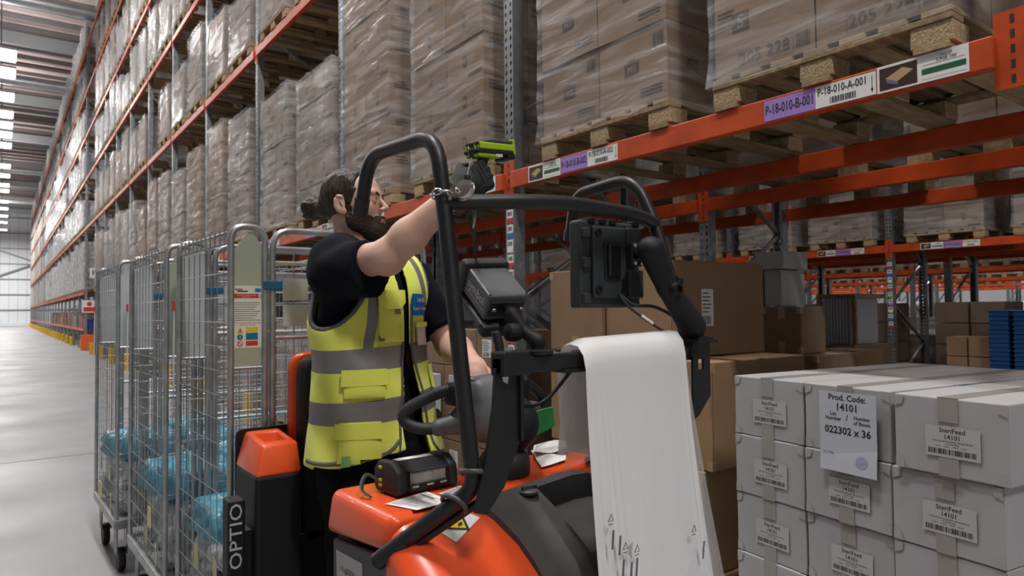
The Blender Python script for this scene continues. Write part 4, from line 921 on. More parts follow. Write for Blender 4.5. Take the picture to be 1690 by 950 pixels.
fc = b.mesh('front_cover', M_TORANGE, recalc=True, smooth=1.0); bmx = bmesh.new(); bmx.from_mesh(fc); bmesh.ops.remove_doubles(bmx, verts=bmx.verts, dist=.0008); bmesh.ops.recalc_face_normals(bmx, faces=bmx.faces); bmx.to_mesh(fc); bmx.free(); fc.polygons.foreach_set('use_smooth', [True] * len(fc.polygons)); fc.set_sharp_from_angle(angle=.9)
link('front_cover', fc, TK, True)
# moulded storage tray over the front cover, with a deep pocket and a lower trough
us = [0, .002, .03, .1, .2, .30, .305, .31, .45, .6, .75, .88, .885, .89, .95, 1]; vsn = [0, .004, .05, .075, .08, .2, .3, .36, .365, .37, .42, .47, .475, .52, .6, .7, .8, .9, .996, 1]
b = MB(); rows = []
for v in vsn:
    row = []
    for u in us:
        x0 = xl(1.30 + (.72 - 1.30) * v); x = x0 + (1.345 - x0) * u; yr = y_rear(max(x, .845)) - .003; y = yr + (.72 - yr) * v
        z = ztop(y) + .016 - .05 * max(0, (x - 1.2) / .15)
        if u in (0, 1) or v in (0, 1): z -= .022
        if .305 < u < .887 and .077 < v < .366: z -= .06                    # pocket
        elif u >= .31 and v > .472: z -= .05 * min(1, (v - .472) / .05)        # trough
        row.append((x, y, z))
    rows.append(row)
b.loft(rows, cap=False, closed=False); TP('storage_tray', b, M_TRAYPL, smooth=.5, thick=.004, recalc=True)
TP('tray_knob', MB().lathe([(.022, 0), (.024, .006), (.018, .010), (.0, .011)], (.975, 1.262, 1.028), 18, m=0).box(.955, 1.255, 1.036, .995, 1.262, 1.046), M_TRAYPL, smooth=.5)
TP('tray_bolt', MB().lathe([(.012, 0), (.012, .004), (.006, .006), (0, .006)], (.94, 1.02, .895), 12, Matrix.Rotation(.5, 3, 'X')), M_BLKPL)
TP('tray_latch', MB().cbox((1.315, 1.40, 1.035), (.03, .05, .016), Matrix.Rotation(.3, 3, 'Z')).cbox((1.295, 1.36, 1.03), (.02, .03, .02)), M_BLKPL, bevel=.003)
o = TP('paper_scrap', MB().add([(1.265, 1.29, 1.02), (1.29, 1.36, 1.045), (1.30, 1.345, 1.05), (1.283, 1.285, 1.02)], [(0, 1, 2, 3)]), mat('cream_paper', (.7, .66, .5), .7), recalc=False); o.parent = None; tag(o, 'scrap of cream paper stuck in the dark tray pocket', 'paper')
# hazard sticker
hz = lambda x, y: (x, y, zfront(x, y) + .0015)
b = MB(); b.add([hz(.705, 1.262), hz(.745, 1.205), hz(.83, 1.245), hz(.80, 1.272)], [(0, 1, 2, 3)], 0)
b.add([(x, y, z + .001) for x, y, z in (hz(.742, 1.235), hz(.79, 1.222), hz(.795, 1.262))], [(0, 1, 2)], 2); b.add([(x, y, z + .0016) for x, y, z in (hz(.75, 1.2365), hz(.784, 1.2275), hz(.788, 1.255))], [(0, 1, 2)], 1)
b.add([(x, y, z + .0022) for x, y, z in (hz(.768, 1.234), hz(.78, 1.236), hz(.783, 1.243), hz(.772, 1.241))], [(0, 1, 2, 3)], 2)
TP('hazard_sticker', b, [M_WHITE, mat('hazard_yellow', (.8, .6, .02), .4), M_BLACKINK], recalc=False)
# backrest side
TP('backrest_column', MB().box(.606, 2.10, .10, .745, 2.325, .962), M_BLKPL, bevel=.012, seg=3)
b = MB(); A = [(.606, 2.10), (.745, 2.10), (.745, 2.325), (.606, 2.325)]; B_ = [(.632, 2.128), (.742, 2.128), (.742, 2.31), (.632, 2.31)]; I1 = [(.652, 2.16), (.722, 2.16), (.722, 2.27), (.652, 2.27)]; I2 = [(.657, 2.165), (.718, 2.165), (.718, 2.262), (.657, 2.262)]
b.loft([[(x, y, .958) for x, y in A], [(x, y, 1.045 + (y - 2.1) * .10) for x, y in B_], [(x, y, 1.05 + (y - 2.1) * .10) for x, y in I1], [(x, y, 1.0) for x, y in I2]], cap=True); TP('column_cap', b, M_TORANGE, bevel=.009, seg=3, smooth=.8)
npn = TP('name_panel', MB().box(.528, 2.10, .1, .578, 2.165, .905), M_BLKPL, bevel=.008, seg=3)
TP('name_panel_arm', MB().box(.575, 2.14, .2, .61, 2.2, .8), M_BLKPL)
F = frame((.552, 2.0992, .755), (0, 0, 1), (-1, 0, 0)); b = MB(); put_text(b, 'BT OPTIO', F, .05, 0, .004, sx=1.28); TP('name_lettering', b, mat('silver_lettering', (.5, .5, .5), .4), npn, recalc=False)
b = MB(); b.prism(fillet([(.61, .2), (.61, 1.07), (1.38, 1.07), (1.38, .2)], .03, 4), 2.335, 2.345, 'y'); TP('load_plate', b, M_BLACK)
ppts = fillet([(.775, .7), (.775, 1.305), (1.24, 1.305), (1.24, .7)], .06, 6)
b = MB(); b.prism(ppts, 2.19, 2.255, 'y'); TP('back_pad', b, M_CUSH, bevel=.02, seg=3, smooth=.8)
TP('column_base', MB().box(.746, 2.19, .1, 1.25, 2.32, .74), M_BLKPL)
ppts = fillet([(.763, .745), (.763, 1.315), (1.252, 1.315), (1.252, .745)], .065, 6)
b = MB(); b.prism(ppts, 2.257, 2.30, 'y'); TP('pad_shell', b, M_TORANGE, bevel=.01, seg=2, smooth=.8)
# steering
b = MB().lathe([(.05, 1.03), (.064, 1.034), (.066, 1.05), (.064, 1.075), (.055, 1.088), (.045, 1.094), (.04, 1.12), (.038, 1.2)], (1.03, 1.43, 0), 28); TP('steering_base', b, M_RUBBER, smooth=.6)
sd = SDF((.82, 1.33, 1.09), (1.17, 1.55, 1.31), .006)
sd.ell((.99, 1.43, 1.20), (.085, .07, .085), k=.01).cap((.94, 1.44, 1.18), (.845, 1.445, 1.168), .034, .021, .04).cap((1.04, 1.44, 1.18), (1.13, 1.44, 1.185), .034, .024, .04).rbox((.975, 1.44, 1.255), (.055, .05, .022), None, .015, .03)
V, Fq = sd.net(1); link('steering_head', np_mesh('steering_head', V, Fq, M_GREYPL), TK, True)
sd = SDF((.9, 1.33, 1.05), (1.13, 1.52, 1.26), .006); sd.ell((1.045, 1.415, 1.16), (.07, .065, .072), k=.01); V, Fq = sd.net(1); link('steering_lower_shell', np_mesh('steering_lower_shell', V, Fq, M_BLKPL), TK, True)
b = MB().cbox((.962, 1.445, 1.2785), (.075, .07, .006)); 
for q in (-.02, .022): b.lathe([(.007, 0), (.007, .003), (0, .003)], (.962 + q, 1.43 + q * .4, 1.2815), 10)
TP('control_plate', b, mat('mid_grey_plate', (.2, .205, .21), .5), bevel=.002)
for sgn in (1, -1):
    mx = (lambda x: x) if sgn > 0 else (lambda x: 1.985 - x)
    p = spline([(mx(.895), 1.45, 1.255), (mx(.862), 1.455, 1.252), (mx(.80), 1.485, 1.222), (mx(.778), 1.495, 1.20), (mx(.783), 1.488, 1.180), (mx(.81), 1.465, 1.167), (mx(.852), 1.445, 1.166)], 6); TP('handle_grip', MB().tube(p, .0145, 14), M_RUBBER, smooth=1)
    TP('switch_pod', MB().cbox((mx(.893), 1.445, 1.245), (.042, .05, .055)), M_BLKPL, bevel=.012, seg=3, smooth=.8)
# guard tubes
def tubep(n, pts, r=.0165, rad=.07): return TP(n, MB().tube(fillet(pts, rad, 8), r, 16), M_BLACK, smooth=1)
lh = tubep('guard_hoop', [(.618, 1.285, .955), (.738, 1.125, 1.105), (.722, 1.12, 1.20), (.718, 1.20, 1.67), (.715, 1.222, 1.812), (.70, 1.51, 1.82), (.698, 1.562, 1.684)], rad=[.03, .05, .05, .095, .06])
TP('end_cap', MB().tube([(.6985, 1.548, 1.722), (.6978, 1.563, 1.682)], .0188, 16), M_RUBBER, lh, smooth=.8)
rh = tubep('guard_hoop', [(1.345, 1.085, 1.33), (1.33, 1.185, 1.667), (1.315, 1.24, 1.79), (1.31, 1.46, 1.775), (1.31, 1.487, 1.648)], rad=[.06, .085, .05])
TP('end_cap', MB().tube([(1.31, 1.482, 1.675), (1.31, 1.488, 1.645)], .0188, 16), M_RUBBER, rh, smooth=.8)
tubep('crossbar', [(.718, 1.20, 1.668), (.95, 1.12, 1.682), (1.22, 1.14, 1.674), (1.33, 1.185, 1.664)], rad=.15)
tubep('lower_brace', [(.64, 1.262, .955), (.70, 1.20, 1.015), (.75, 1.13, 1.075)], .009, .03)
TP('mount_socket', MB().tube([(.612, 1.293, .945), (.652, 1.24, .996)], .018, 14), M_BLACK, smooth=.8)
# bracket plate, clamps, accessory bar
br_ = [(.772, 1.335), (.786, 1.337), (.789, 1.31), (.805, 1.30), (.813, 1.337), (.832, 1.337), (.834, 1.20), (.79, 1.105), (.748, 1.058), (.722, 1.066), (.752, 1.185), (.766, 1.26)]
TP('bracket_plate', MB().prism(br_, 1.098, 1.106, 'y'), M_BLACK)
TP('bracket_flange', MB().box(.826, 1.09, 1.19, .834, 1.13, 1.335), M_BLACK)
for (x, y, z, t_) in ((.736, 1.128, 1.135, .25), (.712, 1.158, 1.072, .85)):
    M3 = Matrix.Rotation(t_, 3, 'Y') @ Matrix.Rotation(-.25, 3, 'X'); pts = [Vector((x, y, z)) + M3 @ Vector((.026 * cos(a), .026 * sin(a), 0)) for a in [i * 2 * pi / 20 for i in range(20)]]
    TP('u_clamp', MB().tube(pts, .0052, 8, closed=True), mat('grey_clamp_rod', (.10, .10, .105), .45, .3) if 'grey_clamp_rod' not in bpy.data.materials else bpy.data.materials['grey_clamp_rod'], smooth=1)
TP('accessory_bar', MB().box(.775, 1.082, 1.324, 1.40, 1.116, 1.358), M_BLACK, bevel=.004)
TP('bar_sleeve', MB().box(.775, 1.076, 1.320, .842, 1.122, 1.368), M_BLACK, bevel=.004)
TP('bar_track', MB().box(.93, 1.078, 1.318, 1.05, 1.12, 1.326), M_BLACK)
for x in (.80, .9, .915): TP('hex_bolt', MB().lathe([(.007, 0), (.007, .007), (.0, .007)], (x, 1.099, 1.358 if x > .85 else 1.368), 6), M_STEEL)
b = MB(); y0, y1 = 1.075, 1.081
for q in ([(1.335, 1.365), (1.40, 1.365), (1.40, 1.325), (1.335, 1.325)], [(1.335, 1.325), (1.355, 1.325), (1.355, 1.30), (1.335, 1.30)], [(1.375, 1.325), (1.40, 1.325), (1.40, 1.30), (1.375, 1.30)], [(1.335, 1.30), (1.40, 1.30), (1.40, 1.235), (1.355, 1.19), (1.335, 1.18)]): b.prism(q, y0, y1, 'y')
TP('bracket_plate', b, M_BLACK)
TP('bracket_shelf', MB().box(1.325, 1.05, 1.365, 1.40, 1.12, 1.372).box(1.34, 1.06, 1.372, 1.395, 1.11, 1.378), M_BLACK)
b = MB().tube([(.70 + .0, 2, 1), (.70, 2, 1.01)], .001, 4)
# coiled cable near the bar and thin cables
pts = [Vector((.803, 1.14, 1.405)) + Vector((.012, 0, -.05)) * (i / 90 * 1.1) + Vector((.008 * cos(i * .9), .008 * sin(i * .9), 0)) for i in range(91)]
cc = link('coiled_cable', MB().tube(pts, .0028, 6).mesh('coiled_cable', M_RUBBER, smooth=1)); tag(cc, 'short black coiled cable beside the bracket at the bar end', 'cable')
pts = spline([(.86, 1.15, 1.27), (.89, 1.16, 1.245), (.95, 1.16, 1.255), (1.0, 1.13, 1.32)], 6); cc = link('cable', MB().tube(pts, .004, 8).mesh('cable', M_RUBBER, smooth=1)); tag(cc, 'thick black cable looping under the accessory bar', 'cable')
TP('green_card', MB().hexa([(1.10, 1.40, 1.185), (1.155, 1.385, 1.195), (1.155, 1.387, 1.197), (1.10, 1.402, 1.187), (1.112, 1.40, 1.125), (1.16, 1.385, 1.145), (1.16, 1.387, 1.146), (1.112, 1.402, 1.126)]), mat('green_card', (.02, .22, .05), .6))
# ------------------------------------------------------------------ what is mounted on or lies on the truck
cR, cU, cF = _R, _U, _F
def dpt(u, v, d): return Vector((0, 0, 1.45)) + d * (cF + (u - 845) / 1135.4 * cR - (v - 475) / 1135.4 * cU)
# vehicle screen seen from its back
M_SCR = mat('dark_slate_housing', (.028, .033, .036), .5, bump=.05, bscale=300)
sc_ = thing('vehicle_screen', 'rugged dark vehicle screen seen from behind, on a thick black ball arm', 'screen', (1.19, 1.22, 1.45))
def SP(n, b, m, p=None, **k): return part(n, b, m, p or sc_, **k)
SP('housing', MB().box(1.092, 1.205, 1.452, 1.298, 1.245, 1.662), M_SCR, bevel=.008, seg=3)
b = MB()
SP('back_panel', MB().prism([(1.125, 1.475), (1.125, 1.648), (1.235, 1.648), (1.235, 1.475)], 1.192, 1.206, 'y'), M_SCR, bevel=.005)
SP('battery_bay', MB().box(1.158, 1.188, 1.52, 1.212, 1.193, 1.612), M_BLACK, bevel=.002); SP('battery', MB().box(1.166, 1.180, 1.525, 1.206, 1.19, 1.605), mat('glossy_black_plastic', (.012, .012, .013), .2), bevel=.004)
SP('side_block', MB().box(1.238, 1.186, 1.475, 1.29, 1.206, 1.545), M_SCR, bevel=.005); SP('top_block', MB().box(1.238, 1.19, 1.60, 1.29, 1.206, 1.65), M_SCR, bevel=.005)
for z in (1.475, 1.56, 1.63): SP('edge_clip', MB().box(1.096, 1.193, z - .012, 1.118, 1.207, z + .012), M_SCR, bevel=.003)
for (x, z) in ((1.14, 1.632), (1.14, 1.495)): SP('corner_screw', MB().lathe([(.011, 0), (.011, .006), (.006, .006), (.005, .003), (0, .003)], (x, 1.194, z), 14, Matrix.Rotation(pi / 2, 3, 'X')), M_BLKPL)
for i in range(3): SP('vent_slot', MB().box(1.218, 1.1885, 1.49 + i * .012, 1.232, 1.1925, 1.496 + i * .012), M_BLACK)
for x in (1.12, 1.155, 1.19, 1.27): SP('bumper', MB().box(x, 1.2, 1.655, x + .022, 1.24, 1.668), M_BLKPL, bevel=.003)
SP('screen_glass', MB().box(1.105, 1.245, 1.465, 1.285, 1.247, 1.65), mat('screen_glass', (.01, .012, .015), .1))
mp = SP('mount_plate', MB().box(1.238, 1.176, 1.553, 1.276, 1.184, 1.612), M_BLACK, bevel=.003)
for x in (1.245, 1.268):
    for z in (1.56, 1.604): SP('mount_bolt', MB().lathe([(.005, 0), (.005, .006), (0, .006)], (x, 1.177, z), 6, Matrix.Rotation(pi / 2, 3, 'X')), M_STEEL, mp)
sd = SDF((1.17, 1.02, 1.34), (1.42, 1.2, 1.64), .005)
sd.cap((1.255, 1.175, 1.582), (1.255, 1.13, 1.585), .012, k=.006).cap((1.238, 1.115, 1.588), (1.278, 1.105, 1.505), .033, .0255, .01).cap((1.285, 1.1, 1.49), (1.348, 1.085, 1.405), .026, .033, .012).cap((1.35, 1.085, 1.40), (1.362, 1.085, 1.375), .014, .02, .006)
V, Fq = sd.net(1); link('ball_arm', np_mesh('ball_arm', V, Fq, M_BLKPL), sc_, True)
SP('arm_bolt', MB().lathe([(.016, 0), (.016, .014), (.010, .015), (.010, .008), (0, .008)], (1.276, 1.078, 1.493), 18, Matrix.Rotation(pi / 2, 3, 'X')), M_BLKPL, smooth=.6)
SP('arm_knob', MB().cbox((1.335, 1.12, 1.50), (.02, .025, .055), Matrix.Rotation(.25, 3, 'Y')).cbox((1.325, 1.12, 1.525), (.03, .02, .012), Matrix.Rotation(.5, 3, 'Y')), M_BLKPL, bevel=.006, seg=3)
SP('arm_foot', MB().lathe([(.028, 1.372), (.028, 1.380), (.014, 1.384), (.014, 1.392)], (1.365, 1.085, 0), 18), M_BLACK)
SP('screen_cable', MB().tube(spline([(1.205, 1.19, 1.485), (1.207, 1.17, 1.462), (1.225, 1.155, 1.44), (1.27, 1.12, 1.40), (1.30, 1.09, 1.375)], 6), .0032, 8), M_RUBBER, smooth=1)
SP('screen_cable', MB().tube(spline([(1.21, 1.19, 1.483), (1.23, 1.165, 1.458), (1.29, 1.15, 1.452), (1.335, 1.12, 1.42), (1.345, 1.1, 1.375)], 6), .004, 8), M_RUBBER, smooth=1)
SP('cable_tag', MB().tube([(1.236, 1.147, 1.432), (1.258, 1.130, 1.412)], .0043, 8), M_WHITE, smooth=1)
# scanner cradle box with lettering on a smaller ball arm
s_ = 1.5 / 1135.4
def cv(du, dv, z): return s_ * (du * cR - dv * cU + z * cF)
A = dpt(773, 441, 1.5); AB, AD, AF = cv(48, -2, 26.7), cv(37, 47, -63), cv(-11, 39, 22.7)
ea, ed = AB.normalized(), AD.normalized(); ea = (ea - ed * ea.dot(ed)).normalized(); ef = ea.cross(ed) if ea.cross(ed).dot(AF) > 0 else ed.cross(ea)
la, ld, lf = AB.length * 1.3, AD.length, AF.length; M3 = Matrix((ea, ed, ef)).transposed()
cr = thing('scanner_cradle', 'grey metal scanner cradle box with white lettering, tilted on a ball arm', 'cradle', A)
def CP(n, b, m, p=None, **k): return part(n, b, m, p or cr, **k)
def cc_(a, d, f_): return A + ea * a + ed * d + ef * f_
M_CRAD = mat('grey_painted_metal', (.10, .105, .11), .42, var=.12, scale=20)
CP('cradle_box', MB().cbox(cc_(la / 2, ld / 2, lf / 2), (la, ld, lf), M3), M_CRAD, bevel=.004)
for a_ in (.004, la - .004):
    for d_ in (ld - .004,): CP('case_screw', MB().cbox(cc_(a_, d_, -.0005), (.004, .004, .002), M3), M_BLACK)
zl = -1; F = frame(cc_(-.0008, ld * .5, lf * .42), ed, -ef)
b = MB(); put_text(b, 'symbol', F, .030, 0, .01); rect(b, F, -.045, -.018, .045, -.0165)
if F.to_3x3().col[2].dot(ea) > 0: print('lettering faces inward')
CP('lettering', b, mat('silver_print', (.55, .55, .55), .5), recalc=False)
CP('rubber_pouch', MB().cbox(cc_(la / 2, -.012, lf * .5), (la + .016, .03, lf + .02), M3), M_RUBBER, bevel=.008, seg=3)
CP('holster_back', MB().cbox(cc_(la * .4, ld * .5, lf + .012), (la * .95, ld * 1.1, .014), M3), M_RUBBER, bevel=.006)
CP('holster_tip', MB().cbox(cc_(la * .3, ld * 1.02, lf + .02), (la * .7, .03, .03), M3), M_RUBBER, bevel=.008)
pc = cc_(la * .5, ld + .002, lf * .5)
mp = CP('mount_plate', MB().cbox(pc, (la * .85, .006, lf * .55), M3), M_BLACK, bevel=.002)
for a_ in (-1, 1): CP('mount_bolt', MB().cbox(pc + ea * (a_ * la * .34) + ed * .004, (.008, .008, .008), M3), M_STEEL, mp, bevel=.002)
base = Vector((.878, 1.10, 1.372)); k1 = pc + ed * .028; mid = k1 * .5 + base * .5
sd = SDF(np.minimum(np.array(pc), np.array(base)) - .06, np.maximum(np.array(pc), np.array(base)) + .06, .004)
sd.cap(pc, k1, .010, k=.004).cap(k1, k1 * .62 + base * .38, .019, .013, .004).cap(k1 * .45 + base * .55, base + Vector((0, 0, .012)), .013, .018, .004).cap(base, base + Vector((0, 0, -.01)), .012, .018, .004)
V, Fq = sd.net(1); link('ball_arm', np_mesh('ball_arm', V, Fq, M_BLKPL), cr, True)
CP('arm_knob', MB().lathe([(.008, -.02), (.018, -.015), (.02, 0), (.018, .012), (.01, .016)], mid - ea * .026, 12, Matrix.Rotation(pi / 2, 3, 'Y')), M_BLKPL, bevel=.002, smooth=.5)
CP('arm_foot', MB().lathe([(.032, 1.3585), (.032, 1.366), (.014, 1.37)], (.878, 1.099, 0), 18), M_BLACK)
cb = link('cable', MB().tube(spline([(.826, 1.25, 1.69), (.824, 1.25, 1.62), cc_(la * .3, .0, lf * .6) + Vector((0, 0, .035)), cc_(la * .3, .0, lf * .6)], 6), .003, 8).mesh('cable', M_RUBBER, smooth=1)); tag(cb, 'thin black cable hanging down into the grey scanner cradle', 'cable')
# label printer on the hood
pr_ = thing('label_printer', 'black portable label printer with clear window and yellow feet lying on the orange hood', 'printer', (.79, 1.452, 1.032), radians(4)); pr_.scale = (.9, .9, .88)
def PP(n, b, m, p=None, **k): return part(n, b, m, p or pr_, world=False, **k)
PP('printer_body', MB().prism([(-.055, .012), (-.045, .0), (.05, .0), (.058, .012), (.058, .058), (.04, .078), (-.02, .082), (-.05, .06)], -.088, .088, 'x'), M_BLKPL, bevel=.008, seg=3, smooth=.8)
for x in (-.078, .078): PP('end_collar', MB().prism([(-.06, .01), (-.048, -.0), (.05, -.0), (.062, .012), (.062, .06), (.043, .082), (-.021, .086), (-.055, .062)], x - .014, x + .014, 'x'), M_RUBBER, bevel=.007, seg=3, smooth=.8)
PP('paper_window', MB().add([(-.055, -.0535, .028), (.055, -.0535, .028), (.055, -.0515, .058), (-.055, -.0515, .058)], [(0, 1, 2, 3)]), mat('printer_window_grey', (.35, .34, .31), .12, var=.3, scale=60, stretch=(1, .1, .3)), recalc=False)
PP('window_frame', MB().tube([(-.056, -.055, .0265), (.056, -.055, .0265), (.056, -.053, .0595), (-.056, -.053, .0595)], .003, 6, closed=True), M_RUBBER)
for x in (-.04, 0.005, .045): PP('latch', MB().box(x - .01, -.058, .018, x + .01, -.054, .023), mat('pale_latch', (.4, .4, .4), .4) if x < -.03 else bpy.data.materials['pale_latch'], bevel=.001)
PP('top_label', MB().box(-.06, -.005, .0812, .05, .02, .0822), M_WHITE)
for z in (.02, .033, .066): PP('yellow_button', MB().cbox((-.094, .025, z), (.006, .012, .008)), M_YELLOW, bevel=.002)
PP('carry_strap', MB().tube(spline([(-.09, .04, .03), (-.12, .05, .045), (-.15, .02, .02), (-.14, -.01, .003)], 5), .006, 8, flat=.4), M_RUBBER, smooth=1)
# papers on the hood
def paper(label, pts, z, marks, seed):
    b = MB(); n = 8; P = [Vector((x, y, 0)) for x, y in pts]; r = random.Random(seed); rows = []
    def at(u, v, dz=0):
        q = (P[0] * (1 - u) + P[1] * u) * (1 - v) + (P[3] * (1 - u) + P[2] * u) * v; return (q.x, q.y, z + marks[1] * (sin(u * 5 + seed) * sin(v * 4 + seed) + 1) * .5 + dz)
    b.loft([[at(i / n, j / n) for i in range(n + 1)] for j in range(n + 1)], cap=False, closed=False)
    if marks[0]:
        for k in range(14):
            u0, u1, v0 = .06, .06 + r.uniform(.3, .85), .08 + .062 * k; h_ = .045 if k == 11 else .014; b.add([at(u0, v0, .0012), at(u1, v0, .0012), at(u1, v0 + h_, .0012), at(u0, v0 + h_, .0012)], [(0, 1, 2, 3)], 1)
    o = link('paper_sheet', b.mesh('paper_sheet', [M_WHITE, mat('grey_form_print', (.12, .12, .13), .6) if 'grey_form_print' not in bpy.data.materials else bpy.data.materials['grey_form_print']], recalc=False)); return tag(o, label, 'paper', 'papers on the hood')
paper('printed white form on the orange hood, in front of the label printer', [(.668, 1.372), (.70, 1.288), (.795, 1.298), (.79, 1.405)], 1.0335, (1, 0), 1)
paper('second printed slip beside the printer, half under the guard clamps', [(.80, 1.37), (.83, 1.31), (.90, 1.33), (.875, 1.40)], 1.0338, (1, 0), 2)
paper('crumpled white sheet lying behind the steering base', [(1.13, 1.405), (1.235, 1.43), (1.37, 1.58), (1.24, 1.59)], 1.034, (0, .012), 3)
paper('upper crumpled white sheet, partly on the other one by the steering base', [(1.17, 1.50), (1.30, 1.50), (1.375, 1.595), (1.26, 1.60)], 1.047, (1, .014), 5)
# clear poly bags draped over the bar
M_BAG = film('milky_poly_bag', .9, (.96, .965, .97), .28, stretch=(2, 2, .15), scale=2, amp=.08, bump=.05, transl=.12); M_BAGT = film('thin_poly_bag', .34, (.95, .955, .96), .22, stretch=(2, 2, .15), scale=2, amp=.2, bump=.1, transl=.5)
def bag(label, xt0, xt1, xb0, xb1, zf, zb, off, m, seed, back=(0, 0), prints=True):
    yb_, zb0 = 1.099, 1.362; path = []
    nF = 22
    for i in range(nF + 1):
        s = i / nF; z = zf + (1.335 - zf) * s; path.append((1.072 - off - .085 * (1 - s) ** 1.2, z, 1 - s))
    for a in (150, 120, 90, 60, 30): path.append((yb_ + (.026 + off) * cos(radians(a)), zb0 + (.006 + off) * sin(radians(a)) - (.01 if a in (30, 150) else 0), 0))
    nB = 10
    for i in range(nB + 1):
        s = i / nB; path.append((1.128 + off + .04 * s, 1.345 + (zb - 1.345) * s, -s))
    n = 90; rows = []; r = random.Random(seed); ph = r.random() * 6
    for (y, z, s) in path:
        row = []
        if s >= 0: a0, a1 = xt0 + (xb0 - xt0) * min(1, s * 1.6) ** .8, xt1 + (xb1 - xt1) * s
        else: a0, a1 = xt0 + back[0] * -s, xt1 + back[1] * -s
        for k in range(n + 1):
            u = k / n; w = min(1, abs(s) * 1.5) if s else 0
            cre = sum(h_ * math.exp(-((u - c_ - k_ * max(0, s)) / .011) ** 2) for c_, k_, h_ in ((.05, 0, .006), (.11, .02, .008), (.155, .01, .005), (.21, .03, .004), (.27, .30, .0035), (.93, .02, .005))) if s > 0 else 0
            dy = w * (-cre * min(1, s * 6) + .003 * sin(u * 7 + ph) + .0012 * sin(u * 17 + ph * 2 + s * 2) + (.012 * max(0, 1 - u * 6) if s > 0 else 0))
            row.append((a0 + (a1 - a0) * u, y + dy, z + .010 * u * (1 if z > 1.3 else max(0, (z - .9) / .4)) + (.006 * sin(u * 3 + ph) if s in (1.0, -1.0) else 0) + (-.012 * max(0, 1 - u * 8) if s == 0 else 0)))
        rows.append(row)
    b = MB().loft(rows, cap=False, closed=False)
    t = thing('poly_bag', label, 'bag', ((xt0 + xt1) / 2, 1.1, zb0), 0, 'clear bags over the bar'); part('bag_sheet', b, m, t, smooth=1.5, recalc=False)
    if prints:
        b = MB(); F = frame((0, 0, 0), (1, 0, 0), (0, .1, 1))
        for (u, z, k) in prints:
            x = xb0 + (xb1 - xb0) * u; i = min(nF, max(0, (z - zf) / (1.335 - zf) * nF)); y = path[int(i)][0] - .016
            G = frame((x, y, z), (1, 0, 0), (0, -.1, 1))
            if k == 0: rect(b, G, -.003, -.02, .003, .02)
            elif k == 1:
                b.tube([G @ Vector(q) for q in ((-.007, -.006, 0), (.007, -.006, 0), (0, .008, 0))], .0012, 5, closed=True); rect(b, G, -.006, -.014, .006, -.0115)
            else:
                for q in range(4): rect(b, G, -.006 + q * .003, -.012 - q * .003, -.0045 + q * .003, .006 + q * .002)
        part('bag_print', b, mat('grey_bag_print', (.15, .15, .155), .5) if 'grey_bag_print' not in bpy.data.materials else bpy.data.materials['grey_bag_print'], t, recalc=False)['kind'] = 'stuff'
bag('wide thin clear bag at the back of the draped bags, showing at their right edge', 1.02, 1.305, 1.0, 1.335, .80, 1.10, -.002, M_BAGT, 2, (-.02, .03), None)
bag('clear bag in the middle of the draped bags, short tail behind the bar', .985, 1.288, .97, 1.31, .70, 1.12, .008, M_BAG, 3, (.01, .01), None)
bag('front milky clear bag draped over the black bar, with printed recycling marks', .967, 1.282, .962, 1.283, .66, 1.15, .019, M_BAG, 4, (.05, 0), [(.06, .99, 0), (.07, 1.03, 1), (.12, .975, 0), (.12, .93, 0), (.17, .97, 1), (.2, .965, 2), (.19, .92, 0), (.24, .925, 0), (.26, .96, 1), (.085, .90, 2), (.82, .965, 1), (.9, .915, 0)])
# ------------------------------------------------------------------ the worker
M_SKIN = mat('skin', (.68, .445, .35), .5, var=.16, scale=14, col2=(.64, .375, .29), sss=.12, bump=.06, bscale=220, spec=.4)
M_NAVY = mat('navy_cotton', (.0045, .006, .011), .95, var=.2, scale=60, sheen=.0, spec=.2); M_TROUS = mat('black_trousers', (.006, .007, .010), .95, var=.2, scale=40, sheen=.0, spec=.2)
M_HIVIS = mat('hi_vis_yellow', (.88, .96, .14), .75, var=.08, scale=5, bump=.05, bscale=700, sheen=.2); M_REFL = mat('grey_reflective_tape', (.24, .235, .23), .45, .2, bump=.06, bscale=500, var=.1, scale=9); M_TRIM = mat('grey_edge_binding', (.13, .13, .13), .7)
M_HAIR = mat('dark_brown_hair', (.022, .014, .009), .45, var=.5, scale=22, stretch=(5, 5, 1), bump=.5, bscale=30, spec=.35, col2=(.048, .031, .02)); M_BEARD = mat('brown_beard', (.055, .03, .018), .75, var=.45, scale=160, bump=.7, bscale=260)
M_GLOVE = mat('black_work_glove', (.010, .010, .011), .75, bump=.25, bscale=260)
def npv(*a): return np.array(a, float)
fv = npv(.316, -.949, 0); fv /= np.linalg.norm(fv); rs = npv(-fv[1] * -1, -fv[0], 0) * 1.0
rs = npv(fv[1], -fv[0], 0); zv = npv(0, 0, 1)            # facing, his right side, up
MT = np.stack([rs, fv, zv], 1)
PEL = npv(.925, 1.955, 1.0); WST = npv(.918, 1.96, 1.17); CHE = npv(.915, 1.975, 1.40); NEK = npv(.905, 2.04, 1.605)
SHR, ELR, WRR = npv(.775, 1.915, 1.575), npv(.832, 1.685, 1.598), npv(.948, 1.512, 1.758)
SHL, ELL, WRL = npv(1.075, 2.005, 1.545), npv(1.150, 1.89, 1.345), npv(1.075, 1.63, 1.285)
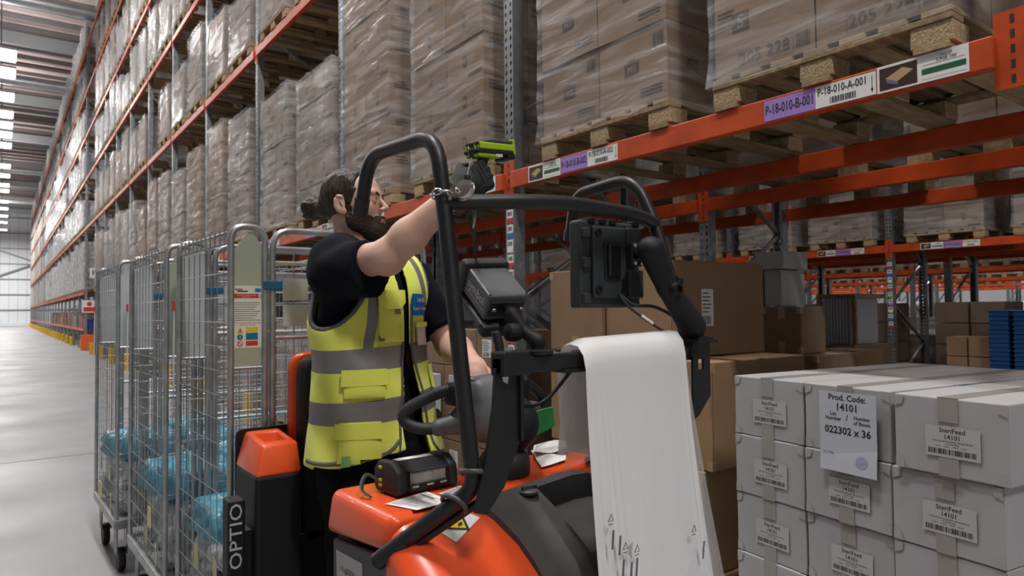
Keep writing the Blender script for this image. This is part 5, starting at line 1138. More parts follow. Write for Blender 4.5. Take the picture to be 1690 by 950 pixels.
def torso(sd, g, flare=0.0):
    sd.ell(PEL + [0, 0, .0], (.165 + g + flare, .118 + g + flare, .17), MT, .04).ell(WST, (.158 + g + flare * .5, .112 + g + flare * .6, .22), MT, .06).ell(CHE, (.172 + g, .118 + g, .215 + g), MT, .06)
    sd.cap(SHR * .78 + CHE * .22 + [0, 0, .01], SHL * .80 + CHE * .2 + [0, 0, .01], .062 + g, None, .06).cap(NEK - [0, 0, .06], CHE + [0, 0, .05], .07 + g, .10 + g, .05)
    sd.cap(NEK + [0, 0, -.02], SHR * .8 + NEK * .2 - [0, 0, .0], .048 + g, .055 + g, .05).cap(NEK + [0, 0, -.03], SHL * .8 + NEK * .2 - [0, 0, .015], .048 + g, .055 + g, .05)
    return sd
def folds(sd, amp, fr, ph=0):
    P = sd.grid(); sd.D += (amp * (np.sin(P[..., 2] * fr + P[..., 0] * fr * .8 + ph) * np.sin(P[..., 1] * fr * .7 - P[..., 2] * fr * .5 + ph * 2) + .6 * np.sin((P[..., 0] + P[..., 1]) * fr * 1.3 + P[..., 2] * fr * .4))).astype(np.float32)
man = thing('person', 'bearded worker in a yellow vest standing on the truck, raising a scanner to the rack', 'person', (.925, 1.96, .165))
def limb_pts(a, b, n): return [a + (b - a) * i / n for i in range(n + 1)]
# head frame
HC = npv(*dpt(584, 339, 2.17)); hf = npv(.70, -.70, .10); hf /= np.linalg.norm(hf); hr = np.cross(hf, zv); hr /= np.linalg.norm(hr); hu = np.cross(hr, hf)   # hr: his right
MH = np.stack([hr, hf, hu], 1); HS = .93
def H(x, y, z): return HC + HS * (x * hr + y * hf + z * hu)
def head_base(sd, g=0, k=.02):
    S_ = lambda *r: tuple(HS * q + g for q in r)
    sd.ell(H(0, -.012, .035), S_(.076, .098, .088), MH, k).ell(H(0, .022, .03), S_(.066, .068, .075), MH, k)      # cranium, forehead
    sd.ell(H(0, .03, -.045), S_(.058, .055, .066), MH, .03).ell(H(0, .055, -.09), S_(.034, .032, .028), MH, .025)   # lower face, chin
    for q in (1, -1):
        sd.ell(H(.045 * q, .05, -.022), S_(.024, .03, .026), MH, .02)                                               # cheekbone
        sd.cap(H(.056 * q, -.002, -.055), H(.026 * q, .062, -.098), HS * .018 + g, HS * .016 + g, .02)              # jaw line
    sd.cap(H(-.038, .082, .026), H(.038, .082, .026), HS * .0125 + g, None, .014)                                   # brow ridge
    return sd
def face(sd):
    head_base(sd)
    for q in (1, -1): sd.ell(H(.031 * q, .099, .005), (.016, .0135, .0125), MH, .012, 'cut')                           # eye socket
    sd.cap(H(0, .087, .018), H(0, .109, -.018), .0062, .0080, .01).ell(H(0, .1125, -.0235), (.0082, .0090, .0078), MH, .006)  # nose
    for q in (1, -1): sd.ell(H(.0105 * q, .1005, -.0285), (.0064, .0095, .0062), MH, .006)
    for q in (1, -1): sd.ell(H(.005 * q, .106, -.0345), (.003, .004, .003), MH, .002, 'cut')
    sd.ell(H(0, .083, -.066), (.024, .014, .016), MH, .012)                                                          # muzzle
    sd.cap(H(-.016, .0945, -.0615), H(.016, .0945, -.0615), .0042, None, .004).cap(H(-.014, .0945, -.0705), H(.014, .0945, -.0705), .005, None, .004)   # lips
    sd.cap(H(-.021, .0995, -.0660), H(.021, .0995, -.0660), .0017, None, .003, 'cut')
    for q in (1, -1): # eyelids
        sd.ell(H(.031 * q, .0775, .004), (.0112, .0108, .0108), MH, .004)
        for (r_, pts) in ((.0024, ((.0185, .0850, .0065), (.0255, .0895, .0120), (.0345, .0892, .0122), (.0435, .0820, .0065))), (.0018, ((.0185, .0850, .0030), (.0255, .0885, -.0035), (.0345, .0880, -.0036), (.0435, .0815, .0030)))):
            for a, c in zip(pts, pts[1:]): sd.cap(H(a[0] * q, a[1], a[2]), H(c[0] * q, c[1], c[2]), r_, None, .003)
    for q in (1, -1): # ears
        E = lambda dx, y, z: H((.074 + dx) * q, y, z)
        sd.ell(E(.008, -.018, -.004), (.007, .018, .030), MH, .006).ell(E(.014, -.012, -.002), (.006, .010, .019), MH, .005, 'cut').ell(E(.005, -.008, -.030), (.006, .010, .011), MH, .006)
        sd.cap(E(.013, -.030, .012), E(.013, -.032, -.012), .0038, None, .004).cap(E(.013, -.022, .022), E(.011, -.006, .018), .0034, None, .004).cap(E(.011, -.008, -.008), E(.011, -.012, .004), .0032, None, .003)
    return sd
lo, hi = HC - .17, HC + .17; lo[2] = NEK[2] - .035
sd = SDF(lo, hi, .0023); face(sd); sd.cap(H(0, -.02, -.06), NEK + [0, 0, .0], .054, .060, .025).cap(H(0, .01, -.075), NEK + npv(*(fv * .03)) + [0, 0, -.01], .042, .05, .02).ell(H(0, .048, -.115), (.012, .012, .012), MH, .015)
sd.cap(NEK, NEK - [0, 0, .08], .062, .075, .03)
Vh, Fh = sd.net(1)
# body: arms, hand, torso, legs
HANDL = WRL + npv(-.055, -.09, -.02)
sd = SDF(npv(.52, 1.42, .14), npv(1.30, 2.22, 1.84), .0055); torso(sd, -.012)
for (s0, e0, w0, nrm) in ((SHR, ELR, WRR, npv(0, 0, -1)), (SHL, ELL, WRL, npv(.5, .2, -.6))):
    sd.cap(s0, e0, .054, .044, .03).cap(e0, e0 * .68 + w0 * .32, .043, .046, .02).cap(e0 * .7 + w0 * .3, w0, .046, .029, .02).ell(e0 + nrm * .012, (.036, .036, .036), None, .03)
hd = (HANDL - WRL) / np.linalg.norm(HANDL - WRL)
sd.cap(WRL, HANDL - hd * .02, .030, .034, .02)
fx = np.cross(hd, zv); fx /= np.linalg.norm(fx)
for i, (o, ln_) in enumerate(((-.028, .075), (-.009, .085), (.010, .08), (.027, .062))): # left hand fingers closing over the grip
    p0 = HANDL + fx * o; p1 = p0 + hd * ln_ * .5 + [0, 0, -.002]; p2 = p1 + hd * ln_ * .2 - zv * ln_ * .35; p3 = p2 - hd * ln_ * .2 - zv * ln_ * .2
    sd.cap(p0, p1, .0105, .0095, .006).cap(p1, p2, .0095, .009, .004).cap(p2, p3, .009, .008, .004)
t0 = WRL + hd * .03 - fx * .03; sd.cap(t0, t0 + hd * .04 - fx * .018 - zv * .01, .013, .011, .01).cap(t0 + hd * .04 - fx * .018 - zv * .01, t0 + hd * .065 - fx * .008 - zv * .02, .0105, .009, .004)
for q in (1, -1):
    hip, kn, an = PEL + rs * .088 * q - [0, 0, .06], PEL + rs * .095 * q + fv * .03 + [0, 0, -.43], PEL + rs * .10 * q - fv * .02 + [0, 0, -.74]
    sd.cap(hip, kn, .082, .056, .04).cap(kn, kn * .6 + an * .4, .054, .056, .03).cap(kn * .6 + an * .4, an, .056, .038, .03)
Vb, Fb = sd.net(1)
body = np_mesh('body', np.vstack([Vh, Vb]), np.vstack([Fh, Fb + len(Vh)]), M_SKIN); bo = link('body', body, man, True); bo['label'] = 'skin of face, neck, forearms and left hand'
for q in (1, -1):
    b = MB(); c = Vector(H(.031 * q, .0775, .004)); M3h = Matrix([[float(v) for v in r] for r in MH])
    ev = []
    for lat in range(9):
        a = pi * lat / 8; ev.append((max(.0001, .0118 * sin(a)), -.0118 * cos(a)))
    b.lathe(ev, c, 16, M3h @ Matrix.Rotation(-pi / 2, 3, 'X'), 0); gz = (M3h @ Vector((-.10 if q > 0 else -.10, 1, .06))).normalized(); R3 = gz.to_track_quat('Z', 'Y').to_matrix()
    b.lathe([(.0066, .0), (.0066, .0004), (.0, .0004)], c + gz * .0101, 14, R3, 1); b.lathe([(.0028, .0), (.0028, .0004), (0, .0004)], c + gz * .0112, 10, R3, 2)
    part('eye', b, [mat('eye_white', (.6, .56, .54), .2), mat('brown_iris', (.08, .04, .02), .2), M_BLACKINK] if q > 0 else [bpy.data.materials['eye_white'], bpy.data.materials['brown_iris'], M_BLACKINK], man, smooth=.8)
    sd = SDF(H(.031 * q, .088, .026) - .035, H(.031 * q, .088, .026) + .035, .0016); pts = [H(.013 * q, .0950, .0220), H(.030 * q, .0935, .0265), H(.050 * q, .0825, .0225)]
    sd.cap(pts[0], pts[1], .0034, .0040, .002).cap(pts[1], pts[2], .0040, .0028, .002); V, Fq = sd.net(1); link('eyebrow', np_mesh('eyebrow', V, Fq, M_BEARD), man, True)
sd = SDF(H(0, .1, -.066) - .03, H(0, .1, -.066) + .03, .0016); sd.cap(H(-.015, .0952, -.0618), H(.015, .0952, -.0618), .0045, None, .003).cap(H(-.013, .0952, -.0706), H(.013, .0952, -.0706), .0054, None, .003).cap(H(-.021, .1005, -.0660), H(.021, .1005, -.0660), .0015, None, .002, 'cut')
V, Fq = sd.net(1); link('lips', np_mesh('lips', V, Fq, mat('lip_skin', (.42, .17, .14), .45)), man, True)
# hair: slicked back, gathered in a bun at the nape
sd = SDF(HC - .2, HC + .17, .003); head_base(sd, .0065)
P = (sd.grid() - HC) @ MH / HS; x, y, z = P[..., 0], P[..., 1], P[..., 2]
line = np.where(z > .045, .062 - .0 * z - np.clip(np.abs(x) - .02, 0, 1) * .55, np.where(z > -.005, .042 - (.045 - z) * .5, np.where(z > -.03, .012 - np.clip(-.005 - z, 0, 1) * .3, -.026 - np.clip(-.03 - z, 0, 1) * .35)))
line = np.where((np.abs(x) > .062) & (z < .028) & (z > -.045), np.minimum(line, np.where(y > -.004, line, -.036)), line)
ang_ = np.arctan2(z + .01, -y + .06); strand = .0007 * np.sin(ang_ * 8 + x * 420 + 2 * np.sin(y * 30)) + .0009 * np.sin(ang_ * 5 - x * 190 + y * 20)
sd.D = np.maximum(sd.D + strand * (y < .05), (y - line) * HS).astype(np.float32); sd.D = np.maximum(sd.D, (-.075 - z) * HS).astype(np.float32)
BUN = npv(*dpt(514, 344, 2.235)); sd.ell(BUN, (.034, .034, .040), None, .012).cap(H(0, -.10, .0), BUN, .030, .018, .02)
q_ = sd.grid() - BUN; rr_ = np.linalg.norm(q_, axis=-1); sd.D += np.where(rr_ < .06, .003 * np.sin(np.arctan2(q_[..., 2], q_[..., 0]) * 5 + rr_ * 260), 0).astype(np.float32)
V, Fq = sd.net(1); link('hair', np_mesh('hair', V, Fq, M_HAIR), man, True)
# beard with moustache
sd = SDF(HC - .16, HC + .14, .0022); head_base(sd, .0075); sd.ell(H(0, .060, -.105), (.036, .034, .034), MH, .02).ell(H(0, .083, -.064), (.026, .019, .021), MH, .012)
P = (sd.grid() - HC) @ MH / HS; x, y, z = P[..., 0], P[..., 1], P[..., 2]
top = np.where(y < .02, .0 - (y + .005) * .6, -.018 - (y - .02) * .62); top = np.where((np.abs(x) < .028) & (y > .07), -.0495, top)
mask = np.maximum(z - top, -(y + .004 + np.clip(-.05 - z, 0, .1) * .0))
fuzz = .0009 * np.sin(x * 330 + z * 150 + 3 * np.sin(y * 90 + z * 60)) * np.sin(y * 270 + z * 120 + 2 * np.sin(z * 130)) + .0006 * np.sin(z * 420 + y * 330 + 3 * np.sin(x * 110 + y * 140))
sd.D = np.maximum(sd.D + fuzz, mask * HS).astype(np.float32); sd.D = np.maximum(sd.D, (.0165 - np.sqrt((x / 1.35) ** 2 + ((z + .066) / .6) ** 2 + np.clip(.08 - y, 0, 1) ** 2)) * HS).astype(np.float32)
V, Fq = sd.net(1); link('beard', np_mesh('beard', V, Fq, M_BEARD), man, True)
# trousers and shoes
sd = SDF(npv(.6, 1.62, .15), npv(1.25, 2.2, 1.12), .007); sd.ell(PEL, (.178, .130, .17), MT, .04)
for q in (1, -1):
    hip, kn, an = PEL + rs * .088 * q - [0, 0, .06], PEL + rs * .095 * q + fv * .03 + [0, 0, -.43], PEL + rs * .10 * q - fv * .02 + [0, 0, -.76]
    sd.cap(hip, kn, .102, .078, .05).cap(kn, an, .078, .066, .03)
folds(sd, .004, 38); sd.D = np.maximum(sd.D, sd.grid()[..., 2] - 1.09).astype(np.float32); V, Fq = sd.net(1); link('trousers', np_mesh('trousers', V, Fq, M_TROUS), man, True)
for q in (1, -1):
    an = PEL + rs * .10 * q - fv * .02; an[2] = .2; sd = SDF(an - .22, an + .22, .007); sd.cap(an - fv * .04 + [0, 0, .01], an + fv * .15 + [0, 0, -.004], .042, .036, .02).cap(an, an + [0, 0, .06], .046, .05, .02)
    sd.D = np.maximum(sd.D, .167 - sd.grid()[..., 2]).astype(np.float32); V, Fq = sd.net(1); link('shoe', np_mesh('shoe', V, Fq, M_RUBBER), man, True)
# navy polo shirt with short sleeves
sd = SDF(npv(.55, 1.55, .98), npv(1.32, 2.26, 1.72), .0052); torso(sd, .006)
hemR = SHR + (ELR - SHR) * .70; hemL = SHL + (ELL - SHL) * .80
sd.cap(SHR + [0, 0, .004], SHR + (ELR - SHR) * .8 - [0, 0, .016], .070, .071, .05).cap(SHR - [0, 0, .03], SHR + (ELR - SHR) * .8 - [0, 0, .045], .06, .052, .04).cap(SHL, SHL + (ELL - SHL) * 1.0, .066, .064, .05)
P = sd.grid(); dR = (ELR - SHR) / np.linalg.norm(ELR - SHR); dL = (ELL - SHL) / np.linalg.norm(ELL - SHL); dRt = dR + npv(0, 0, .0); dRt /= np.linalg.norm(dRt)
sd.cap(NEK + [0, 0, .02], SHR * .72 + NEK * .28 + [0, 0, .030], .058, .064, .06).cap(NEK + [0, 0, .015], SHL * .7 + NEK * .3 + [0, 0, .0], .056, .06, .05)
folds(sd, .0028, 44, 1.0)
nearR = np.linalg.norm(P - ELR, axis=-1) < .2; nearL = np.linalg.norm(P - ELL, axis=-1) < .17
sd.D = np.where(nearR, np.maximum(sd.D, (P - hemR) @ dRt), sd.D).astype(np.float32); sd.D = np.where(nearL & ((P - hemL) @ dL > -.02), np.maximum(sd.D, (P - hemL) @ dL), sd.D).astype(np.float32)
sd.cap(NEK - [0, 0, .02], NEK + [0, 0, .06], .070, .070, .03); sd.D = np.where(np.linalg.norm((P - NEK)[..., :2], axis=-1) < .115, np.maximum(sd.D, (P[..., 2] - (NEK[2] + .058 - ((P - NEK) @ fv) * .45))), sd.D).astype(np.float32)
V, Fq = sd.net(1); link('polo_shirt', np_mesh('polo_shirt', V, Fq, M_NAVY), man, True)
sd = SDF(NEK - .13, NEK + .13, .004); sd.cap(NEK - [0, 0, .005], NEK + [0, 0, .095], .079, .073, .01).cap(NEK - [0, 0, .06], NEK + [0, 0, .14], .066, .066, .004, 'cut'); P = sd.grid(); s_f = (P - NEK) @ fv
sd.D = np.maximum(sd.D, np.maximum((NEK[2] + .030 - s_f * .5) - P[..., 2], P[..., 2] - (NEK[2] + .086 - s_f * .5))).astype(np.float32); V, Fq = sd.net(1); link('collar', np_mesh('collar', V, Fq, M_NAVY), man, True)
# hi-vis vest: a shell over the shirt, open in front, with arm holes
def vest_sdf(h_):
    a = SDF(npv(.60, 1.70, .96), npv(1.26, 2.24, 1.70), h_); torso(a, .032, .034); fo = SDF(npv(.60, 1.70, .96), npv(1.26, 2.24, 1.70), h_); torso(fo, .023, .033)
    folds(a, .0034, 27, .4); folds(fo, .0034, 27, .4); a.D = np.maximum(a.D, -fo.D); return a
sd = vest_sdf(.0046); P = sd.grid(); q = P - CHE; sR = q @ rs; sF = q @ fv; zz = P[..., 2]
gap = np.where(zz > 1.35, .013 + (zz - 1.35) * .04, .013 + (1.35 - zz) * .13)                 # front opening, offset towards his left
sd.D = np.maximum(sd.D, np.where(sF > 0, gap - np.abs(sR + .004), -1)).astype(np.float32)
hem = 1.028 + .02 * np.cos((sR - .06) * 16) * (sF > 0) - .025 * (sF <= 0)
sd.D = np.maximum(sd.D, hem - zz).astype(np.float32)
def armhole(S0, q, zc, rz, ro):
    c = S0 + rs * .05 * q + npv(0, 0, zc); d = (P - c); a = d @ rs / .135; b_ = d @ fv / ro; c_ = d[..., 2] / rz
    sd.D = np.maximum(sd.D, .1 * (1 - np.sqrt(a * a + b_ * b_ + c_ * c_))).astype(np.float32)
armhole(SHR, 1, -.03, .150, .125); armhole(SHL, -1, -.03, .145, .115)
nk = NEK + npv(0, 0, .03) + fv * .02; sd.D = np.maximum(sd.D, (.125 - np.linalg.norm((P - nk) * [1, 1, .75], axis=-1))).astype(np.float32)
V, Fq = sd.net(3); vm = np_mesh('vest', V, Fq, M_HIVIS)
# cut clean tape edges into the vest mesh and take the tapes out as parts
bm = bmesh.new(); bm.from_mesh(vm)
bands = [(1.287, 1.352), (1.142, 1.207)]; VZ = Vector((0, 0, 1)); tilt = Vector([float(v) for v in (zv + rs * .07)]).normalized()
O = lambda zc: Vector((float(CHE[0]), float(CHE[1]), zc))
for z0, z1 in bands:
    for zc in (z0, z1): bmesh.ops.bisect_plane(bm, geom=bm.verts[:] + bm.edges[:] + bm.faces[:], plane_co=O(zc), plane_no=tilt)
RSV = Vector([float(v) for v in rs]); FVV = Vector([float(v) for v in fv])
br_n = [(Vector(RSV), .098, .125, 1), (Vector(RSV), -.128, -.102, -1)]
for nv, a, c, sg in br_n:
    for t_ in (a, c): bmesh.ops.bisect_plane(bm, geom=bm.verts[:] + bm.edges[:] + bm.faces[:], plane_co=O(1.4) + RSV * t_, plane_no=(nv + Vector((0, 0, .10 * sg))).normalized())
bm.to_mesh(vm); bm.free()
co = np.empty(len(vm.polygons) * 3); vm.polygons.foreach_get('center', co); co = co.reshape(-1, 3); tl = np.array(tilt); isb = np.zeros(len(co), int)
hcoord = (co - np.array(O(0.0))) @ tl / tl[2] - 0
for i, (z0, z1) in enumerate(bands): isb[((co - np.array(O(z0))) @ tl > 0) & ((co - np.array(O(z1))) @ tl < 0)] = i + 1
for i, (nv, a, c, sg) in enumerate(br_n):
    nn_ = np.array((nv + Vector((0, 0, .10 * sg))).normalized()); isb[(isb == 0) & ((co - np.array(O(1.4) + RSV * a)) @ nn_ > 0) & ((co - np.array(O(1.4) + RSV * c)) @ nn_ < 0) & ((co - np.array(O(bands[0][1]))) @ tl > 0)] = 3 + i
vv = np.empty(len(vm.vertices) * 3); vm.vertices.foreach_get('co', vv); vv = vv.reshape(-1, 3); polys = [list(p.vertices) for p in vm.polygons]
def sub(name, k, m):
    fs = [polys[i] for i in np.nonzero(isb == k)[0]]; us_ = sorted({v for f in fs for v in f}); mp_ = {v: i for i, v in enumerate(us_)}
    me = bpy.data.meshes.new(name); me.from_pydata([vv[v] for v in us_], [], [[mp_[v] for v in f] for f in fs]); me.materials.append(m); me.polygons.foreach_set('use_smooth', [True] * len(me.polygons)); return me
vest = link('vest', sub('vest', 0, M_HIVIS), man, True)
from mathutils.bvhtree import BVHTree
VB = BVHTree.FromPolygons([tuple(v) for v in vv], polys)
for k in (1, 2, 3, 4): link('reflective_band', sub('reflective_band', k, M_REFL), vest, True)
AXC = Vector((float(CHE[0]), float(CHE[1]), 0))
def on_vest(th, z, off=.0):
    """point on the outside of the vest at angle th from his facing direction (positive to his right)"""
    d = FVV * cos(th) + RSV * sin(th); c = AXC + Vector((0, 0, z)); h_ = VB.ray_cast(c + d * .6, -d)
    if h_[0] is None or (h_[0] - c).dot(d) < 0: return c + d * (.15 + off)
    return h_[0] + d * off
def patch(name, t0, t1, z0, z1, m, off=.004, n=8, parent=None, bulge=.0, skew=0, thick=.004, rnd=False):
    rows = []
    for j in range(n + 1):
        row = []
        for i in range(n + 1):
            u, v = i / n, j / n; zz_ = z0 + (z1 - z0) * v + skew * u
            if rnd and v < .5: zz_ += (1 - 2 * v) * (.35 * (z1 - z0)) * max(0, abs(2 * u - 1) - .55) / .45
            row.append(on_vest(t0 + (t1 - t0) * u, zz_, off + bulge * (1 - (2 * u - 1) ** 4) * (1 - (2 * v - 1) ** 4)))
        rows.append(row)
    return part(name, MB().loft(rows, cap=False, closed=False), m, parent or vest, smooth=.8, thick=thick)
patch('chest_pocket', .13, .60, 1.36, 1.485, M_HIVIS, .005, bulge=.006); patch('pocket_flap', .10, .62, 1.455, 1.51, M_HIVIS, .014, rnd=True)
patch('flap_tab', .22, .34, 1.440, 1.462, M_REFL, .012, n=3)
patch('hem_pocket', .62, 1.16, 1.03, 1.14, M_HIVIS, .005, bulge=.008); patch('pocket_flap', .60, 1.20, 1.095, 1.138, M_HIVIS, .015); patch('hip_pocket', .54, 1.10, 1.208, 1.25, M_HIVIS, .006, bulge=.006); patch('pocket_flap', .50, 1.14, 1.24, 1.285, M_HIVIS, .013)
patch('green_tag', 1.0, 1.1, 1.025, 1.05, mat('pale_green_tag', (.2, .5, .2), .6), .012, n=2)
patch('id_window', -.56, -.26, 1.345, 1.40, mat('clear_id_window', (.6, .55, .52), .2), .008, n=4); patch('pocket_flap', -.60, -.22, 1.40, 1.415, M_HIVIS, .010, n=4); patch('radio_pocket', -.85, -.60, 1.215, 1.285, M_HIVIS, .01, n=4)
bd = patch('badge_patch', -.50, -.16, 1.435, 1.50, mat('blue_badge', (.0, .14, .46), .5), .006, n=6)
cb_ = on_vest(-.33, 1.468, .0105); ux = (on_vest(-.50, 1.468, .0105) - on_vest(-.16, 1.468, .0105)).normalized(); F = frame(cb_, ux, (0, 0, 1))
b = MB(); put_text(b, 'NHS', F @ Matrix.Translation((.006, .013, .003)), .018, 0, .015); put_text(b, 'Supply Chain', F @ Matrix.Translation((0, -.012, .003)), .0125, 0, .01); part('badge_lettering', b, M_WHITE, vest, recalc=False)
c0 = on_vest(.56, 1.385, .012); part('d_ring', MB().tube([c0 + RSV * .012 * cos(a) - FVV * 0 + Vector((0, 0, -.014 * abs(sin(a)) - .006)) + RSV * .004 * sin(a) for a in [i * 2 * pi / 12 for i in range(12)]], .0022, 6, closed=True), M_DARKSTEEL, vest)
# binding along the front edges, arm hole and hem of the near panel
def strip_line(pts, r=.006, name='edge_binding'): part(name, MB().tube([on_vest(t, z, o) for t, z, o in pts], r, 6, flat=.5), M_TRIM, vest, smooth=1)
def th_gap(z, sg): g = (.013 + (z - 1.35) * .04) if z > 1.35 else (.013 + (1.35 - z) * .13); return math.atan2(-.004 + sg * (g + .006), .150)
for sg in (1, -1): strip_line([(th_gap(z, sg), z, .001) for z in [1.05 + .03 * i for i in range(15)]], .0065)
for sg in (1, -1):
    t0 = th_gap(1.05, sg); strip_line([(t0 + (sg * 1.75 - t0) * i / 16, 1.032 + .02 * cos((.18 * sin(t0 + (sg * 1.75 - t0) * i / 16) - .06) * 16) + (.03 * max(0, 1 - i / 3) ** 2), .0) for i in range(17)], .0065)
# binding round the arm holes, following the cut edge of the shell
for S0, q, rz, ro in ((SHR, 1, .150, .125), (SHL, -1, .145, .115)):
    c = S0 + rs * .05 * q + npv(0, 0, -.03); d = vv - c; m_ = np.sqrt((d @ rs / .135) ** 2 + (d @ fv / ro) ** 2 + (d[:, 2] / rz) ** 2); near = np.abs(m_ - 1) < .035; an = np.arctan2(d[:, 2], d @ fv); pts = []
    for k in range(40):
        a = -pi + 2 * pi * k / 40; w = near & (np.abs((an - a + pi) % (2 * pi) - pi) < .16)
        if w.sum() > 3: pts.append(vv[w].mean(0))
    if len(pts) > 8:
        pts = np.array(pts); cl = np.linalg.norm(pts[0] - pts[-1]) < .06
        for _ in range(2): pts = (np.roll(pts, 1, 0) + 2 * pts + np.roll(pts, -1, 0)) / 4 if cl else pts
        part('edge_binding', MB().tube(pts, .0075, 8, closed=cl), M_TRIM, vest, smooth=1)
# gloved right hand gripping the scanner handle
hh = npv(.62, -.02, .78 * .0); Wp = WRR
KN = npv(*dpt(806, 285, 1.845)); hh = (KN - Wp); hl = np.linalg.norm(hh); hh /= hl
tocam = npv(0, 0, 1.45) - KN; tocam /= np.linalg.norm(tocam); nb = tocam - hh * (tocam @ hh); nb /= np.linalg.norm(nb); su = np.cross(nb, hh); su = su if su[2] > 0 else -su
sd = SDF(KN - .13, KN + .1, .0032); lo_p = Wp + hh * .02
MG = np.stack([hh, su, nb], 1)
sd.rbox(Wp + hh * .055 + su * .0, (.048, .041, .018), MG, .014, .012).cap(Wp - hh * .045, Wp + hh * .03, .036, .034, .02)
for i, o in enumerate((.030, .0105, -.0095, -.029)):
    r_ = (.0112, .0118, .0112, .0100)[i]; L1, L2, L3 = ((.042, .028, .022), (.045, .031, .023), (.042, .029, .022), (.034, .022, .019))[i]
    p0 = Wp + hh * (hl * .86 + (.004, .008, .005, -.003)[i]) + su * o + nb * .006; d1 = hh * .42 - nb * .9; d1 /= np.linalg.norm(d1); d2 = -hh * .85 - nb * .5; d2 /= np.linalg.norm(d2); d3 = -hh * .75 + nb * .6; d3 /= np.linalg.norm(d3)
    p1 = p0 + d1 * L1; p2 = p1 + d2 * L2; p3 = p2 + d3 * L3
    sd.ell(p0, (r_ * 1.12,) * 3, None, .008).cap(p0, p1, r_, r_ * .95, .005).cap(p1, p2, r_ * .95, r_ * .9, .003).cap(p2, p3, r_ * .9, r_ * .8, .003)
t0 = Wp + hh * .035 + su * .034 - nb * .008; t1 = t0 + hh * .028 + su * .014 - nb * .022; t2 = t1 + hh * .030 - su * .004 - nb * .014
sd.cap(t0, t1, .017, .0135, .012).cap(t1, t2, .013, .0105, .004)
V, Fq = sd.net(1); gl = link('glove', np_mesh('glove', V, Fq, M_GLOVE), man, True); gl['label'] = 'black knit glove with faint printing'
F = frame(Vector(Wp + hh * .06 + nb * .0192), Vector(-su), Vector(hh)); b = MB()
for i in range(6): rect(b, F, -.028, -.03 + i * .012, .022 - .006 * (i % 3), -.0275 + i * .012)
for i in range(10): rect(b, F, -.03 + (i % 5) * .012, .034 - (i // 5) * .05, -.024 + (i % 5) * .012, .0355 - (i // 5) * .05)
part('glove_print', b, mat('faint_grey_print', (.06, .06, .065), .7), gl, recalc=False)['kind'] = 'stuff'
ax_ = Vector((ELR - WRR)).normalized(); o_ = ax_.orthogonal().normalized(); w_ = ax_.cross(o_); cW = Vector(WRR) + ax_ * .047
part('wristband', MB().tube([cW + (o_ * cos(a) + w_ * sin(a)) * .0345 for a in [i * 2 * pi / 20 for i in range(20)]], .0042, 8, closed=True), mat('purple_wristband', (.12, .05, .25), .6), man, smooth=1)
# ------------------------------------------------------------------ hand scanner in the fist
M_LIME = mat('lime_green_plastic', (.42, .62, .02), .45); M_SCB = mat('black_scanner_rubber', (.014, .014, .015), .5)
sx = Vector((.955, .20, .10)).normalized(); su_ = (Vector((0, 0, 1)) - sx * sx.z).normalized(); sy = su_.cross(sx)
gc = Vector(Wp + hh * (hl * .86) - nb * .028); hcn = Vector(dpt(807, 251, 1.875))
SCN = thing('hand_scanner', 'lime green and black hand scanner held up in the gloved fist', 'scanner', gc)
SM = Matrix((sx, sy, su_)).transposed()
def sbox(n, c, d, m, bev=.004, parent=None): return part(n, MB().cbox(hcn + SM @ Vector(c), d, SM), m, parent or SCN, bevel=bev, seg=2)
sbox('body', (0, 0, -.003), (.142, .058, .011), M_SCB); sbox('upper_shell', (.006, 0, .0115), (.136, .0575, .018), M_LIME, .003); sbox('lower_shell', (-.022, 0, -.0125), (.092, .052, .012), M_LIME, .005)
sbox('top_bumper', (-.045, 0, .018), (.045, .05, .008), M_SCB); sbox('top_bumper', (.008, 0, .0235), (.05, .054, .018), mat('dark_grey_bumper', (.05, .05, .053), .5), .006); sbox('top_bumper', (.052, 0, .0235), (.036, .054, .018), bpy.data.materials['dark_grey_bumper'], .006)
sbox('front_cap', (.0745, 0, .014), (.009, .058, .044), M_LIME, .003); sbox('front_window', (.062, 0, -.008), (.03, .056, .024), M_SCB, .005); sbox('info_label', (.012, -.0263, -.012), (.026, .001, .008), M_WHITE, 0)
part('handle', MB().tube([hcn + SM @ Vector((-.02, 0, -.01)), gc + SM @ Vector((.004, 0, .02)), gc - SM @ Vector((.0, 0, .045))], [.019, .0165, .0165], 14, flat=.8), M_SCB, SCN, smooth=1)
eye_ = hcn + SM @ Vector((-.074, -.01, .004))
part('key_ring', MB().tube([eye_ + SM @ Vector((.012 * cos(a), 0, .014 * sin(a))) for a in [i * 2 * pi / 14 for i in range(14)]], .0022, 6, closed=True), M_STEEL, SCN, smooth=1)
part('ring_clip', MB().cbox(eye_ + SM @ Vector((-.012, -.006, -.016)), (.012, .008, .022), SM).cbox(eye_ + SM @ Vector((-.01, -.006, .006)), (.016, .005, .012), SM), M_BLACK, SCN, bevel=.002)
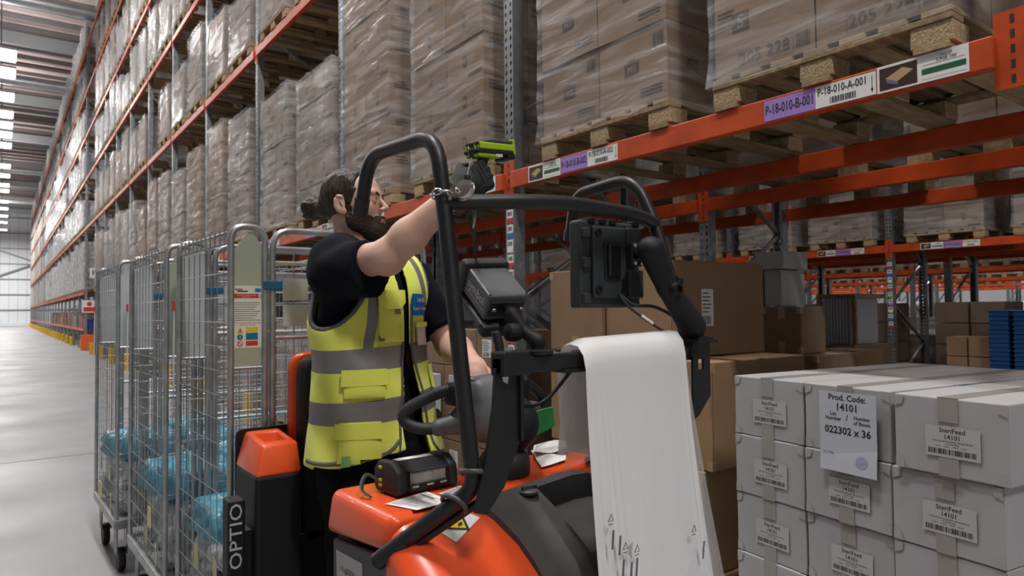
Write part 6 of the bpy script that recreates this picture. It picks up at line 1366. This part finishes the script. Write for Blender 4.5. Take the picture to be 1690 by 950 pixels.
# retractable badge reel chained to the guard tube
pc_ = Vector((.7185, 1.197, 1.655 + .03)); links = []; RLC = Vector((.737, 1.150, 1.688)) 
reel = thing('badge_reel', 'round silver cable reel chained to the guard tube beside the glove', 'reel', RLC)
rz_ = (Vector((0, 0, 1.45)) - RLC + Vector((-.9, .5, .9))).normalized(); RM = rz_.to_track_quat('Z', 'Y').to_matrix()
part('reel_case', MB().lathe([(.010, -.009), (.020, -.008), (.0225, -.003), (.0225, -.0008), (.0215, 0), (.0225, .0008), (.0225, .003), (.020, .008), (.010, .009)], RLC, 24, RM), M_STEEL, reel, smooth=.5)
part('cord_stop', MB().lathe([(.001, -.006), (.007, -.003), (.007, .003), (.001, .006)], RLC + Vector((.006, 0, .027)), 12), M_RUBBER, reel, smooth=1)
part('cord', MB().tube([RLC + Vector((.006, 0, .03)), eye_ + SM @ Vector((-.012, -.006, -.026))], .0014, 6), M_DARKSTEEL, reel)
part('reel_cable', MB().tube(spline([RLC + Vector((.012, .03, -.01)), Vector((.80, 1.22, 1.62)), Vector((.828, 1.25, 1.66)), Vector((.826, 1.25, 1.69))], 6), .003, 8), M_RUBBER, reel, smooth=1)
ch = thing('steel_chain', 'short steel chain looped round the black guard tube', 'chain', pc_)
n = 9
for i in range(n):
    a = 2 * pi * i / n; c = pc_ + Vector((.0235 * cos(a), .0235 * sin(a), .003 * sin(2 * a))); t_ = Vector((-sin(a), cos(a), 0)); o2 = Vector((0, 0, 1)) if i % 2 else Vector((cos(a), sin(a), 0))
    part('chain_link', MB().tube([c + t_ * .0125 * cos(b_) + o2 * .0058 * sin(b_) for b_ in [k * 2 * pi / 12 for k in range(12)]], .0017, 6, closed=True), M_STEEL, ch, smooth=1)
a0, a1 = pc_ + Vector((.024, -.008, 0)), RLC + Vector((-.018, .004, 0))
for i in range(2):
    c = a0 + (a1 - a0) * (i + .5) / 2; t_ = (a1 - a0).normalized(); o2 = Vector((0, 0, 1)) if i % 2 else t_.cross(Vector((0, 0, 1)))
    part('chain_link', MB().tube([c + t_ * .012 * cos(b_) + o2 * .0058 * sin(b_) for b_ in [k * 2 * pi / 12 for k in range(12)]], .0017, 6, closed=True), M_STEEL, ch, smooth=1)
